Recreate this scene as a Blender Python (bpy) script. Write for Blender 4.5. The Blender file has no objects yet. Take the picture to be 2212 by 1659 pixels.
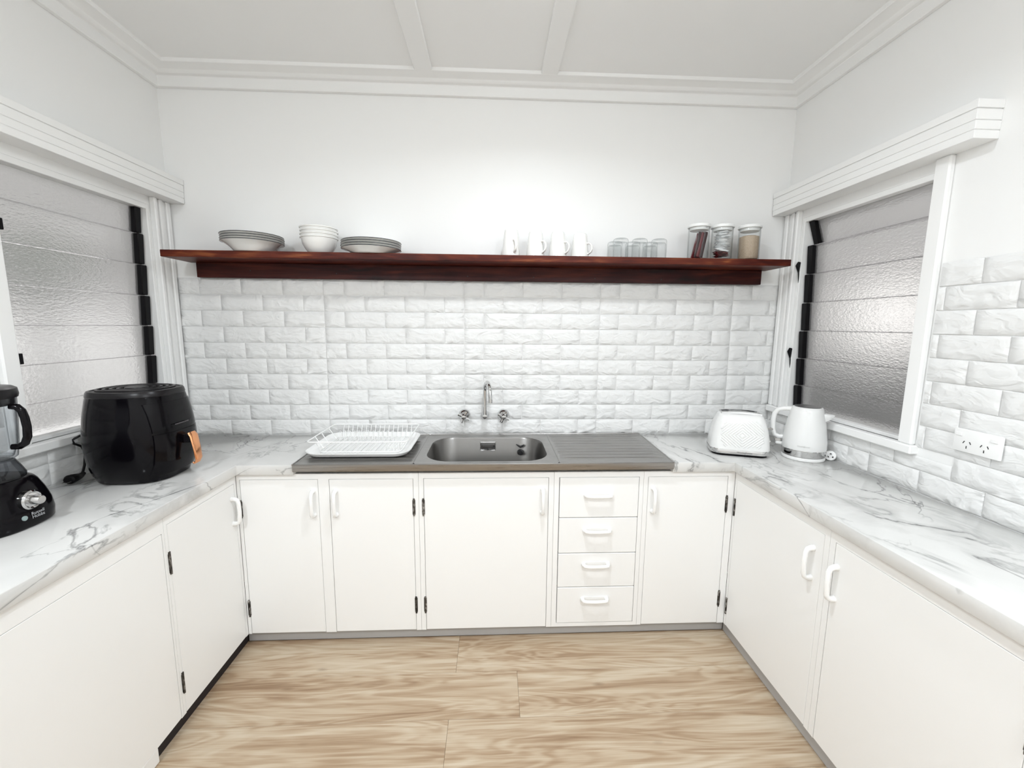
import bpy, bmesh, math, random
from mathutils import Vector, Matrix, Euler
random.seed(7)
PI = math.pi
H = 0.82                      # bench height above the floor
XL, XR = -1.41, 1.65          # side walls
YB = -3.7                     # wall behind the photographer
ZC = 1.72                     # ceiling above bench
XLC, XRC, YC = -0.896, 1.185, -0.492   # bench front edges

# ------------------------------------------------------------------ camera
S = bpy.context.scene
COL = S.collection
cam_d = bpy.data.cameras.new('camera'); cam = bpy.data.objects.new('camera', cam_d); COL.objects.link(cam)
yaw, pitch, roll, F = 0.04613, -0.13765, 0.00852, 911.79
fwd = Vector((math.sin(yaw)*math.cos(pitch), math.cos(yaw)*math.cos(pitch), math.sin(pitch)))
right = Vector((math.cos(yaw), -math.sin(yaw), 0)); up = right.cross(fwd)
r2 = math.cos(roll)*right + math.sin(roll)*up; u2 = -math.sin(roll)*right + math.cos(roll)*up
M = Matrix((r2, u2, -fwd)).transposed().to_4x4(); M.translation = Vector((0.1461, -2.1936, H+0.5724))
cam.matrix_world = M
cam_d.sensor_fit = 'HORIZONTAL'; cam_d.sensor_width = 36.0; cam_d.lens = F/2212*36.0
cam_d.clip_start = 0.02; cam_d.clip_end = 60
S.camera = cam
# ------------------------------------------------------------------ night sky, exposure
W = bpy.data.worlds.new('night'); S.world = W; W.use_nodes = True
bg = W.node_tree.nodes['Background']; bg.inputs[0].default_value = (0.96, 0.95, 0.93, 1); bg.inputs[1].default_value = 0.95
MAIN_POWER, REAR_FILL_POWER, LAMP_COLOR = 15.5, 26.0, (0.895, 0.95, 1.0)
S.view_settings.view_transform = 'Standard'; S.view_settings.look = 'None'
S.view_settings.exposure = -0.32; S.view_settings.gamma = 1.0; S.view_settings.use_curve_mapping = False
S.cycles.max_bounces = 9; S.cycles.diffuse_bounces = 6; S.cycles.glossy_bounces = 4; S.cycles.transparent_max_bounces = 16
S.cycles.transmission_bounces = 6; S.cycles.caustics_refractive = False; S.cycles.sample_clamp_indirect = 6.0

# ------------------------------------------------------------------ materials
MATS = {}
def newmat(n):
    m = bpy.data.materials.new(n); m.use_nodes = True; MATS[n] = m
    return m, m.node_tree, m.node_tree.nodes['Principled BSDF']
def simple(n, c, rough=0.5, metal=0.0, spec=0.5, coat=0.0, trans=0.0, ior=1.45, emit=None, es=0):
    m, t, b = newmat(n)
    b.inputs['Base Color'].default_value = (*c, 1); b.inputs['Roughness'].default_value = rough
    b.inputs['Metallic'].default_value = metal; b.inputs['Specular IOR Level'].default_value = spec
    b.inputs['Coat Weight'].default_value = coat; b.inputs['Coat Roughness'].default_value = 0.06
    b.inputs['Transmission Weight'].default_value = trans; b.inputs['IOR'].default_value = ior
    if emit: b.inputs['Emission Color'].default_value = (*emit, 1); b.inputs['Emission Strength'].default_value = es
    return m
def N(t, typ, **kw):
    n = t.nodes.new(typ)
    for k, v in kw.items():
        if k in n.inputs.keys(): n.inputs[k].default_value = v
        else: setattr(n, k, v)
    return n
def coords(t, scale=(1,1,1), rnd=False, rot=(0,0,0), space='Object'):
    tc = N(t, 'ShaderNodeTexCoord'); mp = N(t, 'ShaderNodeMapping')
    mp.inputs['Scale'].default_value = scale; mp.inputs['Rotation'].default_value = rot
    src = tc.outputs[space]
    if rnd:
        oi = N(t, 'ShaderNodeObjectInfo'); mul = N(t, 'ShaderNodeMath', operation='MULTIPLY'); mul.inputs[1].default_value = 37.0
        t.links.new(oi.outputs['Random'], mul.inputs[0])
        ad = N(t, 'ShaderNodeVectorMath', operation='ADD'); t.links.new(src, ad.inputs[0]); t.links.new(mul.outputs[0], ad.inputs[1])
        src = ad.outputs[0]
    t.links.new(src, mp.inputs['Vector'])
    return mp.outputs['Vector']
def ramp(t, fac, stops, interp='LINEAR'):
    r = N(t, 'ShaderNodeValToRGB'); cr = r.color_ramp; cr.interpolation = interp
    while len(cr.elements) < len(stops): cr.elements.new(0.5)
    for e, (p, c) in zip(cr.elements, stops): e.position = p; e.color = (*c, 1) if len(c) == 3 else c
    t.links.new(fac, r.inputs['Fac']); return r.outputs['Color']
def bump(t, b, height, strength=0.3, dist=0.01):
    bp = N(t, 'ShaderNodeBump'); bp.inputs['Strength'].default_value = strength; bp.inputs['Distance'].default_value = dist
    t.links.new(height, bp.inputs['Height']); t.links.new(bp.outputs['Normal'], b.inputs['Normal'])
def noisy_paint(n, c, rough, scale, strength, dist=0.002, spec=0.4):
    m, t, b = newmat(n)
    b.inputs['Base Color'].default_value = (*c, 1); b.inputs['Roughness'].default_value = rough; b.inputs['Specular IOR Level'].default_value = spec
    v = coords(t); nz = N(t, 'ShaderNodeTexNoise', Scale=scale, Detail=1.0); t.links.new(v, nz.inputs['Vector'])
    if strength < 0.3: return m
    bump(t, b, nz.outputs['Fac'], strength, dist); return m
noisy_paint('wall_paint', (0.895, 0.895, 0.885), 0.5, 60, 0.25, 0.002)
noisy_paint('ceiling_paint', (0.885, 0.885, 0.875), 0.55, 140, 0.2, 0.001)
noisy_paint('trim_paint', (0.90, 0.90, 0.89), 0.3, 30, 0.12, 0.002)
noisy_paint('cabinet_paint', (0.895, 0.895, 0.885), 0.33, 45, 0.12, 0.0015)
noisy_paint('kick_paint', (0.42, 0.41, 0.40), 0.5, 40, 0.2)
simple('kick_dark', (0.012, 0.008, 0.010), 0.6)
simple('gap_brown', (0.16, 0.11, 0.07), 0.8)
simple('gap_dark', (0.02, 0.017, 0.015), 0.8)
simple('white_plastic', (0.90, 0.90, 0.89), 0.22)
simple('white_gloss', (0.80, 0.80, 0.79), 0.16, coat=0.3)
simple('ceramic', (0.86, 0.855, 0.83), 0.12, coat=0.4)
simple('plate_rim', (0.035, 0.04, 0.045), 0.25)
simple('steel_plain', (0.55, 0.54, 0.53), 0.22, 1.0)
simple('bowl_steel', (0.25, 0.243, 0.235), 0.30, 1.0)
simple('chrome', (0.62, 0.62, 0.62), 0.05, 1.0)
simple('copper', (0.86, 0.40, 0.20), 0.16, 1.0)
simple('black_gloss', (0.003, 0.0025, 0.0035), 0.12, spec=0.2)
simple('black_satin', (0.006, 0.005, 0.006), 0.32, spec=0.35)
simple('black_plastic', (0.003, 0.0025, 0.0035), 0.45, spec=0.2)
simple('grey_print', (0.42, 0.43, 0.44), 0.4)
simple('faint_print', (0.09, 0.08, 0.085), 0.4)
simple('dark_print', (0.10, 0.10, 0.10), 0.4)
simple('pale_print', (0.55, 0.55, 0.54), 0.4)
simple('teal_print', (0.30, 0.38, 0.37), 0.4)
def thin_glass(n, tint, edge, ior=1.35):
    m, t, b = newmat(n); t.nodes.remove(b)
    tr = N(t, 'ShaderNodeBsdfTransparent'); gl = N(t, 'ShaderNodeBsdfGlossy'); gl.inputs['Roughness'].default_value = 0.03
    lw = N(t, 'ShaderNodeLayerWeight'); lw.inputs['Blend'].default_value = 0.5
    c = ramp(t, lw.outputs['Facing'], [(0.0, tint), (0.6, tint), (1.0, edge)]); t.links.new(c, tr.inputs['Color'])
    pw = N(t, 'ShaderNodeMath', operation='POWER'); pw.inputs[1].default_value = 4.0; t.links.new(lw.outputs['Facing'], pw.inputs[0])
    fr = N(t, 'ShaderNodeMath', operation='MULTIPLY_ADD'); fr.inputs[1].default_value = 0.55; fr.inputs[2].default_value = (ior-1)**2/(ior+1)**2; t.links.new(pw.outputs[0], fr.inputs[0])
    mx = N(t, 'ShaderNodeMixShader'); t.links.new(fr.outputs[0], mx.inputs[0]); t.links.new(tr.outputs[0], mx.inputs[1]); t.links.new(gl.outputs[0], mx.inputs[2])
    t.links.new(mx.outputs[0], t.nodes['Material Output'].inputs['Surface'])
thin_glass('clear_glass', (0.965, 0.97, 0.97), (0.62, 0.64, 0.64))
thin_glass('jar_glass', (0.90, 0.91, 0.92), (0.16, 0.17, 0.19))
thin_glass('smoky_glass', (0.42, 0.43, 0.45), (0.15, 0.15, 0.16), 1.5)
simple('lid_plastic', (0.86, 0.87, 0.86), 0.3)
simple('sachet_red', (0.12, 0.008, 0.012), 0.25)
simple('sachet_dark', (0.03, 0.008, 0.008), 0.3)
simple('sachet_foil', (0.86, 0.87, 0.87), 0.3)
simple('sachet_cream', (0.62, 0.50, 0.40), 0.35)
simple('slot_dark', (0.03, 0.03, 0.03), 0.6)
simple('bulb', (1, 1, 1), 0.4, emit=(1.0, 0.975, 0.93), es=6.0).cycles.emission_sampling = 'NONE'
simple('lid_grey', (0.10, 0.10, 0.10), 0.3)
simple('fence_paint', (0.05, 0.045, 0.04), 0.7)
simple('leaf_dark', (0.03, 0.04, 0.03), 0.7)
simple('glow_panel', (0.8, 0.8, 0.8), 0.5, emit=(1, 0.98, 0.95), es=2.0).cycles.emission_sampling = 'NONE'
simple('rubber', (0.01, 0.01, 0.011), 0.5)

def mat_brick():
    m, t, b = newmat('foam_brick')
    b.inputs['Base Color'].default_value = (0.82, 0.82, 0.81, 1); b.inputs['Roughness'].default_value = 0.45
    v = coords(t, (1, 1, 1.7), rnd=True, rot=(0, 0.5, 0))
    n1 = N(t, 'ShaderNodeTexNoise', Scale=13.0, Detail=2.0, Distortion=1.4); t.links.new(v, n1.inputs['Vector'])
    n2 = N(t, 'ShaderNodeTexVoronoi', Scale=26.0); t.links.new(v, n2.inputs['Vector'])
    mx = N(t, 'ShaderNodeMath', operation='MULTIPLY_ADD'); mx.inputs[1].default_value = 0.35
    t.links.new(n2.outputs['Distance'], mx.inputs[0]); t.links.new(n1.outputs['Fac'], mx.inputs[2])
    bump(t, b, mx.outputs[0], 0.6, 0.012); b.inputs['Specular IOR Level'].default_value = 0.3
mat_brick()
def mat_marble():
    m, t, b = newmat('marble')
    b.inputs['Roughness'].default_value = 0.12; b.inputs['Specular IOR Level'].default_value = 0.5
    v = coords(t, (1.0, 0.55, 1.0), rot=(0, 0, 0.65))
    big = N(t, 'ShaderNodeTexNoise', Scale=2.2, Detail=5.0, Roughness=0.6, Distortion=0.5); t.links.new(v, big.inputs['Vector'])
    def veins(scale, width, dist, seed, detail=6.0):
        off = N(t, 'ShaderNodeVectorMath', operation='ADD'); off.inputs[1].default_value = (seed, seed*1.7, 0); t.links.new(v, off.inputs[0])
        n = N(t, 'ShaderNodeTexNoise', Scale=scale, Detail=detail, Roughness=0.55, Distortion=dist); t.links.new(off.outputs[0], n.inputs['Vector'])
        s = N(t, 'ShaderNodeMath', operation='SUBTRACT'); s.inputs[1].default_value = 0.5; t.links.new(n.outputs['Fac'], s.inputs[0])
        a = N(t, 'ShaderNodeMath', operation='ABSOLUTE'); t.links.new(s.outputs[0], a.inputs[0])
        d = N(t, 'ShaderNodeMath', operation='DIVIDE'); d.inputs[1].default_value = width; t.links.new(a.outputs[0], d.inputs[0])
        i = N(t, 'ShaderNodeMath', operation='SUBTRACT', use_clamp=True); i.inputs[0].default_value = 1.0; t.links.new(d.outputs[0], i.inputs[1])
        return i.outputs[0]
    def mask(scale, seed, lo, hi):
        off = N(t, 'ShaderNodeVectorMath', operation='ADD'); off.inputs[1].default_value = (seed, 3, 1); t.links.new(v, off.inputs[0])
        n = N(t, 'ShaderNodeTexNoise', Scale=scale, Detail=2.0); t.links.new(off.outputs[0], n.inputs['Vector'])
        mr = N(t, 'ShaderNodeMapRange'); mr.inputs['From Min'].default_value = lo; mr.inputs['From Max'].default_value = hi
        t.links.new(n.outputs['Fac'], mr.inputs['Value']); return mr.outputs[0]
    def mul(a, c):
        x = N(t, 'ShaderNodeMath', operation='MULTIPLY', use_clamp=True)
        for i, q in enumerate((a, c)):
            if isinstance(q, float): x.inputs[i].default_value = q
            else: t.links.new(q, x.inputs[i])
        return x.outputs[0]
    def add(a, c):
        x = N(t, 'ShaderNodeMath', operation='ADD', use_clamp=True); t.links.new(a, x.inputs[0]); t.links.new(c, x.inputs[1]); return x.outputs[0]
    va = mul(mul(veins(3.4, 0.020, 1.3, 0.0), mask(5.0, 5.0, 0.43, 0.64)), 0.78)
    vb = mul(mul(veins(1.9, 0.007, 0.8, 7.3), mask(3.5, 9.0, 0.36, 0.56)), 0.7)
    vc = mul(mul(veins(3.4, 0.09, 1.3, 0.0), mask(4.0, 2.0, 0.50, 0.68)), 0.38)
    f = add(add(va, vb), vc)
    base = ramp(t, big.outputs['Fac'], [(0.3, (0.60, 0.60, 0.585)), (0.55, (0.68, 0.675, 0.66)), (0.75, (0.72, 0.715, 0.70))])
    mixn = N(t, 'ShaderNodeMix', data_type='RGBA'); t.links.new(f, mixn.inputs['Factor']); t.links.new(base, mixn.inputs['A'])
    mixn.inputs['B'].default_value = (0.15, 0.15, 0.148, 1); t.links.new(mixn.outputs['Result'], b.inputs['Base Color'])
mat_marble()
def mat_wood(n, stops, scale, rough, rnd, coat=0.0, axis=(0.9, 9, 9), dist=1.0, knots=True, boost=1.0):
    m, t, b = newmat(n)
    b.inputs['Roughness'].default_value = rough; b.inputs['Specular IOR Level'].default_value = 0.5 if rnd else 0.22; b.inputs['Coat Weight'].default_value = coat; b.inputs['Coat Roughness'].default_value = 0.12
    v = coords(t, axis, rnd=rnd)
    n1 = N(t, 'ShaderNodeTexNoise', Scale=scale, Detail=4.0, Roughness=0.6, Distortion=dist); t.links.new(v, n1.inputs['Vector'])
    v2 = coords(t, (axis[0]*3, axis[1]*7, axis[2]*7), rnd=rnd)
    n2 = N(t, 'ShaderNodeTexNoise', Scale=scale*2, Detail=2.0); t.links.new(v2, n2.inputs['Vector'])
    v3 = coords(t, (axis[0]*1.2, axis[1]*0.55, axis[2]*0.55), rnd=rnd)
    n3 = N(t, 'ShaderNodeTexNoise', Scale=scale*0.9, Detail=3.0, Distortion=0.8); t.links.new(v3, n3.inputs['Vector'])
    # growth rings: contour lines of a slow noise
    k = N(t, 'ShaderNodeMath', operation='MULTIPLY'); k.inputs[1].default_value = 64.0 if rnd else 46.0; t.links.new(n3.outputs['Fac'], k.inputs[0])
    sn = N(t, 'ShaderNodeMath', operation='SINE'); t.links.new(k.outputs[0], sn.inputs[0])
    a = N(t, 'ShaderNodeMath', operation='MULTIPLY_ADD'); a.inputs[1].default_value = (0.075 if rnd else 0.055)*boost; t.links.new(sn.outputs[0], a.inputs[0]); t.links.new(n1.outputs['Fac'], a.inputs[2])
    c = N(t, 'ShaderNodeMath', operation='MULTIPLY_ADD'); c.inputs[1].default_value = 0.30; t.links.new(n2.outputs['Fac'], c.inputs[0]); t.links.new(a.outputs[0], c.inputs[2])
    d = N(t, 'ShaderNodeMath', operation='SUBTRACT'); d.inputs[1].default_value = 0.15; t.links.new(c.outputs[0], d.inputs[0])
    colr = ramp(t, d.outputs[0], stops)
    if knots:
        v4 = coords(t, (2.2, 6.0, 6.0), rnd=rnd)
        vo = N(t, 'ShaderNodeTexVoronoi', Scale=1.5); t.links.new(v4, vo.inputs['Vector'])
        kr = ramp(t, vo.outputs['Distance'], [(0.0, (1, 1, 1)), (0.10, (0, 0, 0))])
        mx = N(t, 'ShaderNodeMix', data_type='RGBA'); mx.inputs['B'].default_value = (0.14, 0.07, 0.03, 1)
        ml = N(t, 'ShaderNodeMath', operation='MULTIPLY'); ml.inputs[1].default_value = 0.55; t.links.new(kr, ml.inputs[0])
        t.links.new(ml.outputs[0], mx.inputs['Factor']); t.links.new(colr, mx.inputs['A']); colr = mx.outputs['Result']
    t.links.new(colr, b.inputs['Base Color'])
mat_wood('floor_oak', [(0.22, (0.25, 0.155, 0.088)), (0.40, (0.375, 0.265, 0.168)), (0.54, (0.465, 0.36, 0.25)), (0.72, (0.56, 0.47, 0.355))], 1.5, 0.4, True, axis=(0.8, 13, 13), dist=0.7)
mat_wood('shelf_wood', [(0.28, (0.022, 0.0025, 0.0015)), (0.46, (0.060, 0.007, 0.0035)), (0.60, (0.115, 0.020, 0.008)), (0.74, (0.25, 0.075, 0.025))], 1.6, 0.42, False, knots=False)
mat_wood('apron_wood', [(0.30, (0.013, 0.0016, 0.0016)), (0.5, (0.036, 0.0036, 0.003)), (0.75, (0.085, 0.016, 0.008))], 1.6, 0.42, False, knots=False)
def mat_steel():
    m, t, b = newmat('brushed_steel')
    b.inputs['Metallic'].default_value = 1.0
    v = coords(t, (2, 160, 60)); n1 = N(t, 'ShaderNodeTexNoise', Scale=3.0, Detail=2.0); t.links.new(v, n1.inputs['Vector'])
    c = ramp(t, n1.outputs['Fac'], [(0.3, (0.325, 0.315, 0.305)), (0.7, (0.40, 0.39, 0.38))]); t.links.new(c, b.inputs['Base Color'])
    mr = N(t, 'ShaderNodeMapRange'); mr.inputs['To Min'].default_value = 0.22; mr.inputs['To Max'].default_value = 0.36
    t.links.new(n1.outputs['Fac'], mr.inputs['Value']); t.links.new(mr.outputs[0], b.inputs['Roughness'])
    bump(t, b, n1.outputs['Fac'], 0.02, 0.001)
mat_steel()
def mat_window():
    m, t, b = newmat('obscure_glass')
    b.inputs['Base Color'].default_value = (0.80, 0.79, 0.79, 1); b.inputs['Roughness'].default_value = 0.24
    b.inputs['Transmission Weight'].default_value = 0.82; b.inputs['IOR'].default_value = 1.5; b.inputs['Specular IOR Level'].default_value = 0.9
    v = coords(t, (1, 0.6, 1.4)); n1 = N(t, 'ShaderNodeTexNoise', Scale=120.0, Detail=2.0); t.links.new(v, n1.inputs['Vector'])
    bump(t, b, n1.outputs['Fac'], 0.35, 0.004)
mat_window()
def mat_hinge():
    m, t, b = newmat('hinge_metal')
    b.inputs['Metallic'].default_value = 0.7; b.inputs['Roughness'].default_value = 0.5
    v = coords(t, (60, 60, 25)); n1 = N(t, 'ShaderNodeTexNoise', Scale=2.0, Detail=3.0); t.links.new(v, n1.inputs['Vector'])
    c = ramp(t, n1.outputs['Fac'], [(0.40, (0.03, 0.028, 0.025)), (0.56, (0.13, 0.12, 0.11)), (0.68, (0.5, 0.49, 0.47))]); t.links.new(c, b.inputs['Base Color'])
mat_hinge()
def mat_sugar():
    m, t, b = newmat('raw_sugar')
    b.inputs['Roughness'].default_value = 0.8
    v = coords(t); n1 = N(t, 'ShaderNodeTexNoise', Scale=500.0, Detail=2.0); t.links.new(v, n1.inputs['Vector'])
    c = ramp(t, n1.outputs['Fac'], [(0.3, (0.38, 0.28, 0.19)), (0.7, (0.62, 0.51, 0.39))]); t.links.new(c, b.inputs['Base Color'])
    bump(t, b, n1.outputs['Fac'], 0.5, 0.002)
mat_sugar()

# ------------------------------------------------------------------ mesh helpers
class MB:
    def __init__(s): s.v = []; s.f = []
    def add(s, vs, fs):
        o = len(s.v); s.v += [tuple(v) for v in vs]; s.f += [tuple(i+o for i in f) for f in fs]; return s
    def box(s, x0, x1, y0, y1, z0, z1):
        if x0 > x1: x0, x1 = x1, x0
        if y0 > y1: y0, y1 = y1, y0
        if z0 > z1: z0, z1 = z1, z0
        return s.add([(x0,y0,z0),(x1,y0,z0),(x1,y1,z0),(x0,y1,z0),(x0,y0,z1),(x1,y0,z1),(x1,y1,z1),(x0,y1,z1)],
              [(0,3,2,1),(4,5,6,7),(0,1,5,4),(1,2,6,5),(2,3,7,6),(3,0,4,7)])
    def loft(s, loops, cap0=True, cap1=True, closed=True):
        n = len(loops[0]); o = len(s.v)
        for L in loops: s.v += [tuple(p) for p in L]
        for i in range(len(loops)-1):
            for j in range(n if closed else n-1):
                a, b = o+i*n+j, o+i*n+(j+1) % n
                s.f.append((a, b, b+n, a+n))
        if cap0: s.f.append(tuple(o+j for j in reversed(range(n))))
        if cap1: s.f.append(tuple(o+(len(loops)-1)*n+j for j in range(n)))
        return s
    def lathe(s, prof, seg=32, c=(0,0,0), cap0=True, cap1=True):
        loops = [[(c[0]+r*math.cos(2*PI*k/seg), c[1]+r*math.sin(2*PI*k/seg), c[2]+z) for k in range(seg)] for r, z in prof]
        return s.loft(loops, cap0, cap1)
    def tube(s, pts, r, seg=8, cap=True, closed=False, sx=1.0):
        pts = [Vector(p) for p in pts]; n = len(pts); loops = []; ref = None
        for i, p in enumerate(pts):
            a = pts[(i-1) % n] if (closed or i > 0) else p; b = pts[(i+1) % n] if (closed or i < n-1) else p
            d = (b-a).normalized()
            if ref is None:
                ref = Vector((0,0,1)) if abs(d.z) < 0.9 else Vector((1,0,0))
            x = d.cross(ref)
            if x.length < 1e-5: x = d.cross(Vector((0.3,0.9,0.2)))
            x.normalize(); y = x.cross(d).normalized(); ref = y
            rr = r[i] if isinstance(r, (list, tuple)) else r
            loops.append([p + rr*(sx*math.cos(2*PI*k/seg)*x + math.sin(2*PI*k/seg)*y) for k in range(seg)])
        if closed: loops.append(loops[0])
        return s.loft(loops, cap and not closed, cap and not closed)
    def prism(s, poly, z0, z1):
        return s.loft([[(x, y, z0) for x, y in poly], [(x, y, z1) for x, y in poly]])
    def xf(s, mat):
        s.v = [tuple(mat @ Vector(v)) for v in s.v]; return s
def wloc(o):
    l = Vector((0,0,0))
    while o is not None: l += o.location; o = o.parent
    return l
def build(name, mb, mat, parent=None, bevel=0.0, seg=1, local=False, smooth=True, angle=35, sub=0):
    me = bpy.data.meshes.new(name)
    vs = mb.v
    if parent is not None and not local:
        L = wloc(parent); vs = [(v[0]-L.x, v[1]-L.y, v[2]-L.z) for v in vs]
    me.from_pydata(vs, [], mb.f)
    bm = bmesh.new(); bm.from_mesh(me)
    bmesh.ops.recalc_face_normals(bm, faces=bm.faces)
    if bevel > 0:
        es = [e for e in bm.edges if len(e.link_faces) == 2 and e.calc_face_angle(0) > math.radians(30)]
        bmesh.ops.bevel(bm, geom=es, offset=bevel, segments=seg, affect='EDGES', profile=0.5, clamp_overlap=True)
    bm.to_mesh(me); bm.free()
    if smooth:
        for p in me.polygons: p.use_smooth = True
        me.set_sharp_from_angle(angle=math.radians(angle))
    me.materials.append(MATS[mat])
    o = bpy.data.objects.new(name, me); COL.objects.link(o)
    if parent is not None: o.parent = parent
    if sub:
        md = o.modifiers.new('sub', 'SUBSURF'); md.levels = sub; md.render_levels = sub
    return o
def tag(o, label=None, cat=None, group=None, kind=None):
    if label: o['label'] = label
    if cat: o['category'] = cat
    if group: o['group'] = group
    if kind: o['kind'] = kind
    return o
def thing(name, label, cat, loc=(0,0,0), rz=0.0, group=None):
    o = bpy.data.objects.new(name, None); COL.objects.link(o); o.empty_display_size = 0.05
    o.location = loc; o.rotation_euler = (0, 0, rz); return tag(o, label, cat, group)
def struct(name, mb, mat, bevel=0.0): return tag(build(name, mb, mat, bevel=bevel), kind='structure')
def sroot(name, loc=(0,0,0)):
    o = bpy.data.objects.new(name, None); COL.objects.link(o); o.location = loc; return tag(o, kind='structure')
def copy_tree(o, parent=None):
    c = o.copy(); COL.objects.link(c); c.parent = parent
    for ch in list(o.children): copy_tree(ch, c)
    return c
def rrect(w, d, r, n=6, cx=0, cy=0):
    pts = []
    for sx, sy, a0 in ((1,1,0),(-1,1,PI/2),(-1,-1,PI),(1,-1,1.5*PI)):
        for k in range(n+1):
            a = a0+PI/2*k/n; pts.append((cx+sx*(w/2-r)+r*math.cos(a), cy+sy*(d/2-r)+r*math.sin(a)))
    return pts
def supere(a, b, n, seg=48):
    pts = []
    for k in range(seg):
        t = 2*PI*k/seg; c, s_ = math.cos(t), math.sin(t)
        pts.append((a*math.copysign(abs(c)**(2/n), c), b*math.copysign(abs(s_)**(2/n), s_)))
    return pts
def text_mesh(name, body, size, mat, parent, matrix, extrude=0.0002):
    cu = bpy.data.curves.new(name, 'FONT'); cu.body = body; cu.size = size; cu.extrude = extrude; cu.align_x = 'CENTER'; cu.space_line = 0.8
    tmp = bpy.data.objects.new(name+'_tmp', cu); COL.objects.link(tmp)
    bpy.context.view_layer.update()
    me = bpy.data.meshes.new_from_object(tmp.evaluated_get(bpy.context.evaluated_depsgraph_get()))
    bpy.data.objects.remove(tmp); me.transform(matrix); me.materials.clear(); me.materials.append(MATS[mat])
    o = bpy.data.objects.new(name, me); COL.objects.link(o); o.parent = parent; return o

# ------------------------------------------------------------------ room shell
WZ0, WZ1, WY0, WY1 = 0.163, 1.10, -0.752, -0.122      # window openings (above bench)
wall_back = struct('wall_back', MB().box(XL-0.12, XR+0.12, 0, 0.12, -0.02, H+ZC+0.06), 'wall_paint')
def side_wall(name, X, s):
    m = MB(); a, b = X, X+s*0.12
    m.box(a, b, YB, 0, -0.02, H+WZ0); m.box(a, b, YB, 0, H+WZ1, H+ZC+0.06)
    m.box(a, b, YB, WY0, H+WZ0, H+WZ1); m.box(a, b, WY1, 0, H+WZ0, H+WZ1)
    return struct(name, m, 'wall_paint')
wall_left = side_wall('wall_left', XL, -1)
wall_right = side_wall('wall_right', XR, 1)
wall_rear = struct('wall_rear', MB().box(XL-0.12, XR+0.12, YB-0.12, YB, -0.02, H+ZC+0.06), 'wall_paint')
floor = struct('floor', MB().box(XL-0.12, XR+0.12, YB-0.12, 0.12, -0.06, -0.004), 'gap_brown')
ceiling = struct('ceiling', MB().box(XL-0.12, XR+0.12, YB-0.12, 0.12, H+ZC+0.012, H+ZC+0.07), 'ceiling_paint')
BAT = ((-0.211, -0.130), (0.364, 0.441))
for a, b in ((XL, -0.20), (-0.14, 0.374), (0.431, XR)):
    build('ceiling_panel', MB().box(a+0.002, b-0.002, YB, -0.002, H+ZC, H+ZC+0.012), 'ceiling_paint', ceiling)
for a, b in BAT:
    build('ceiling_batten', MB().box(a, b, YB, -0.08, H+ZC-0.013, H+ZC+0.002), 'ceiling_paint', ceiling, bevel=0.004)
# cornice: a stepped moulding mitred round the three walls
def sweep(prof, path_pts):
    loops = []
    for (x, y, nx, ny) in path_pts:
        loops.append([(x+nx*d, y+ny*d, z) for d, z in prof])
    return MB().loft(loops)
prof = [(0, 1.645), (0.020, 1.645), (0.022, 1.690), (0.040, 1.692), (0.047, 1.706), (0.104, 1.706), (0.108, 1.722), (0, 1.722)]
prof = [(d, H+z) for d, z in prof]
tag(build('trim_1', sweep(prof, [(XL, YB, 1, 0), (XL, 0, 1, -1), (XR, 0, -1, -1), (XR, YB, -1, 0)]), 'ceiling_paint', bevel=0.002), kind='structure')

# floor planks: long boards laid across the room, staggered
PL = 1.24; PW = 0.2055; rows = []
y0 = -0.4495
joint = {0: 0.0, 1: 0.247, 2: -0.008, 3: 0.52, 4: 0.18}
plank_cache = {}
for r in range(16):
    ya, yb = y0-PW*(r+1), y0-PW*r
    if yb < YB: break
    ya = max(ya, YB)
    jx = joint.get(r, random.uniform(-0.6, 0.6)); xs = [jx+PL*k for k in range(-3, 4)]
    xs = [XL+0.4] + [x for x in xs if XL+0.45 < x < XR-0.4] + [XR-0.36]
    for a, b in zip(xs[:-1], xs[1:]):
        g = 0.00035
        m = MB().box(a+g-(a+b)/2, b-g-(a+b)/2, -(yb-ya)/2+g, (yb-ya)/2-g, -0.012, 0)
        o = build('plank', m, 'floor_oak', floor, bevel=0.0005, local=True); o.location = ((a+b)/2, (ya+yb)/2, 0)

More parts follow.
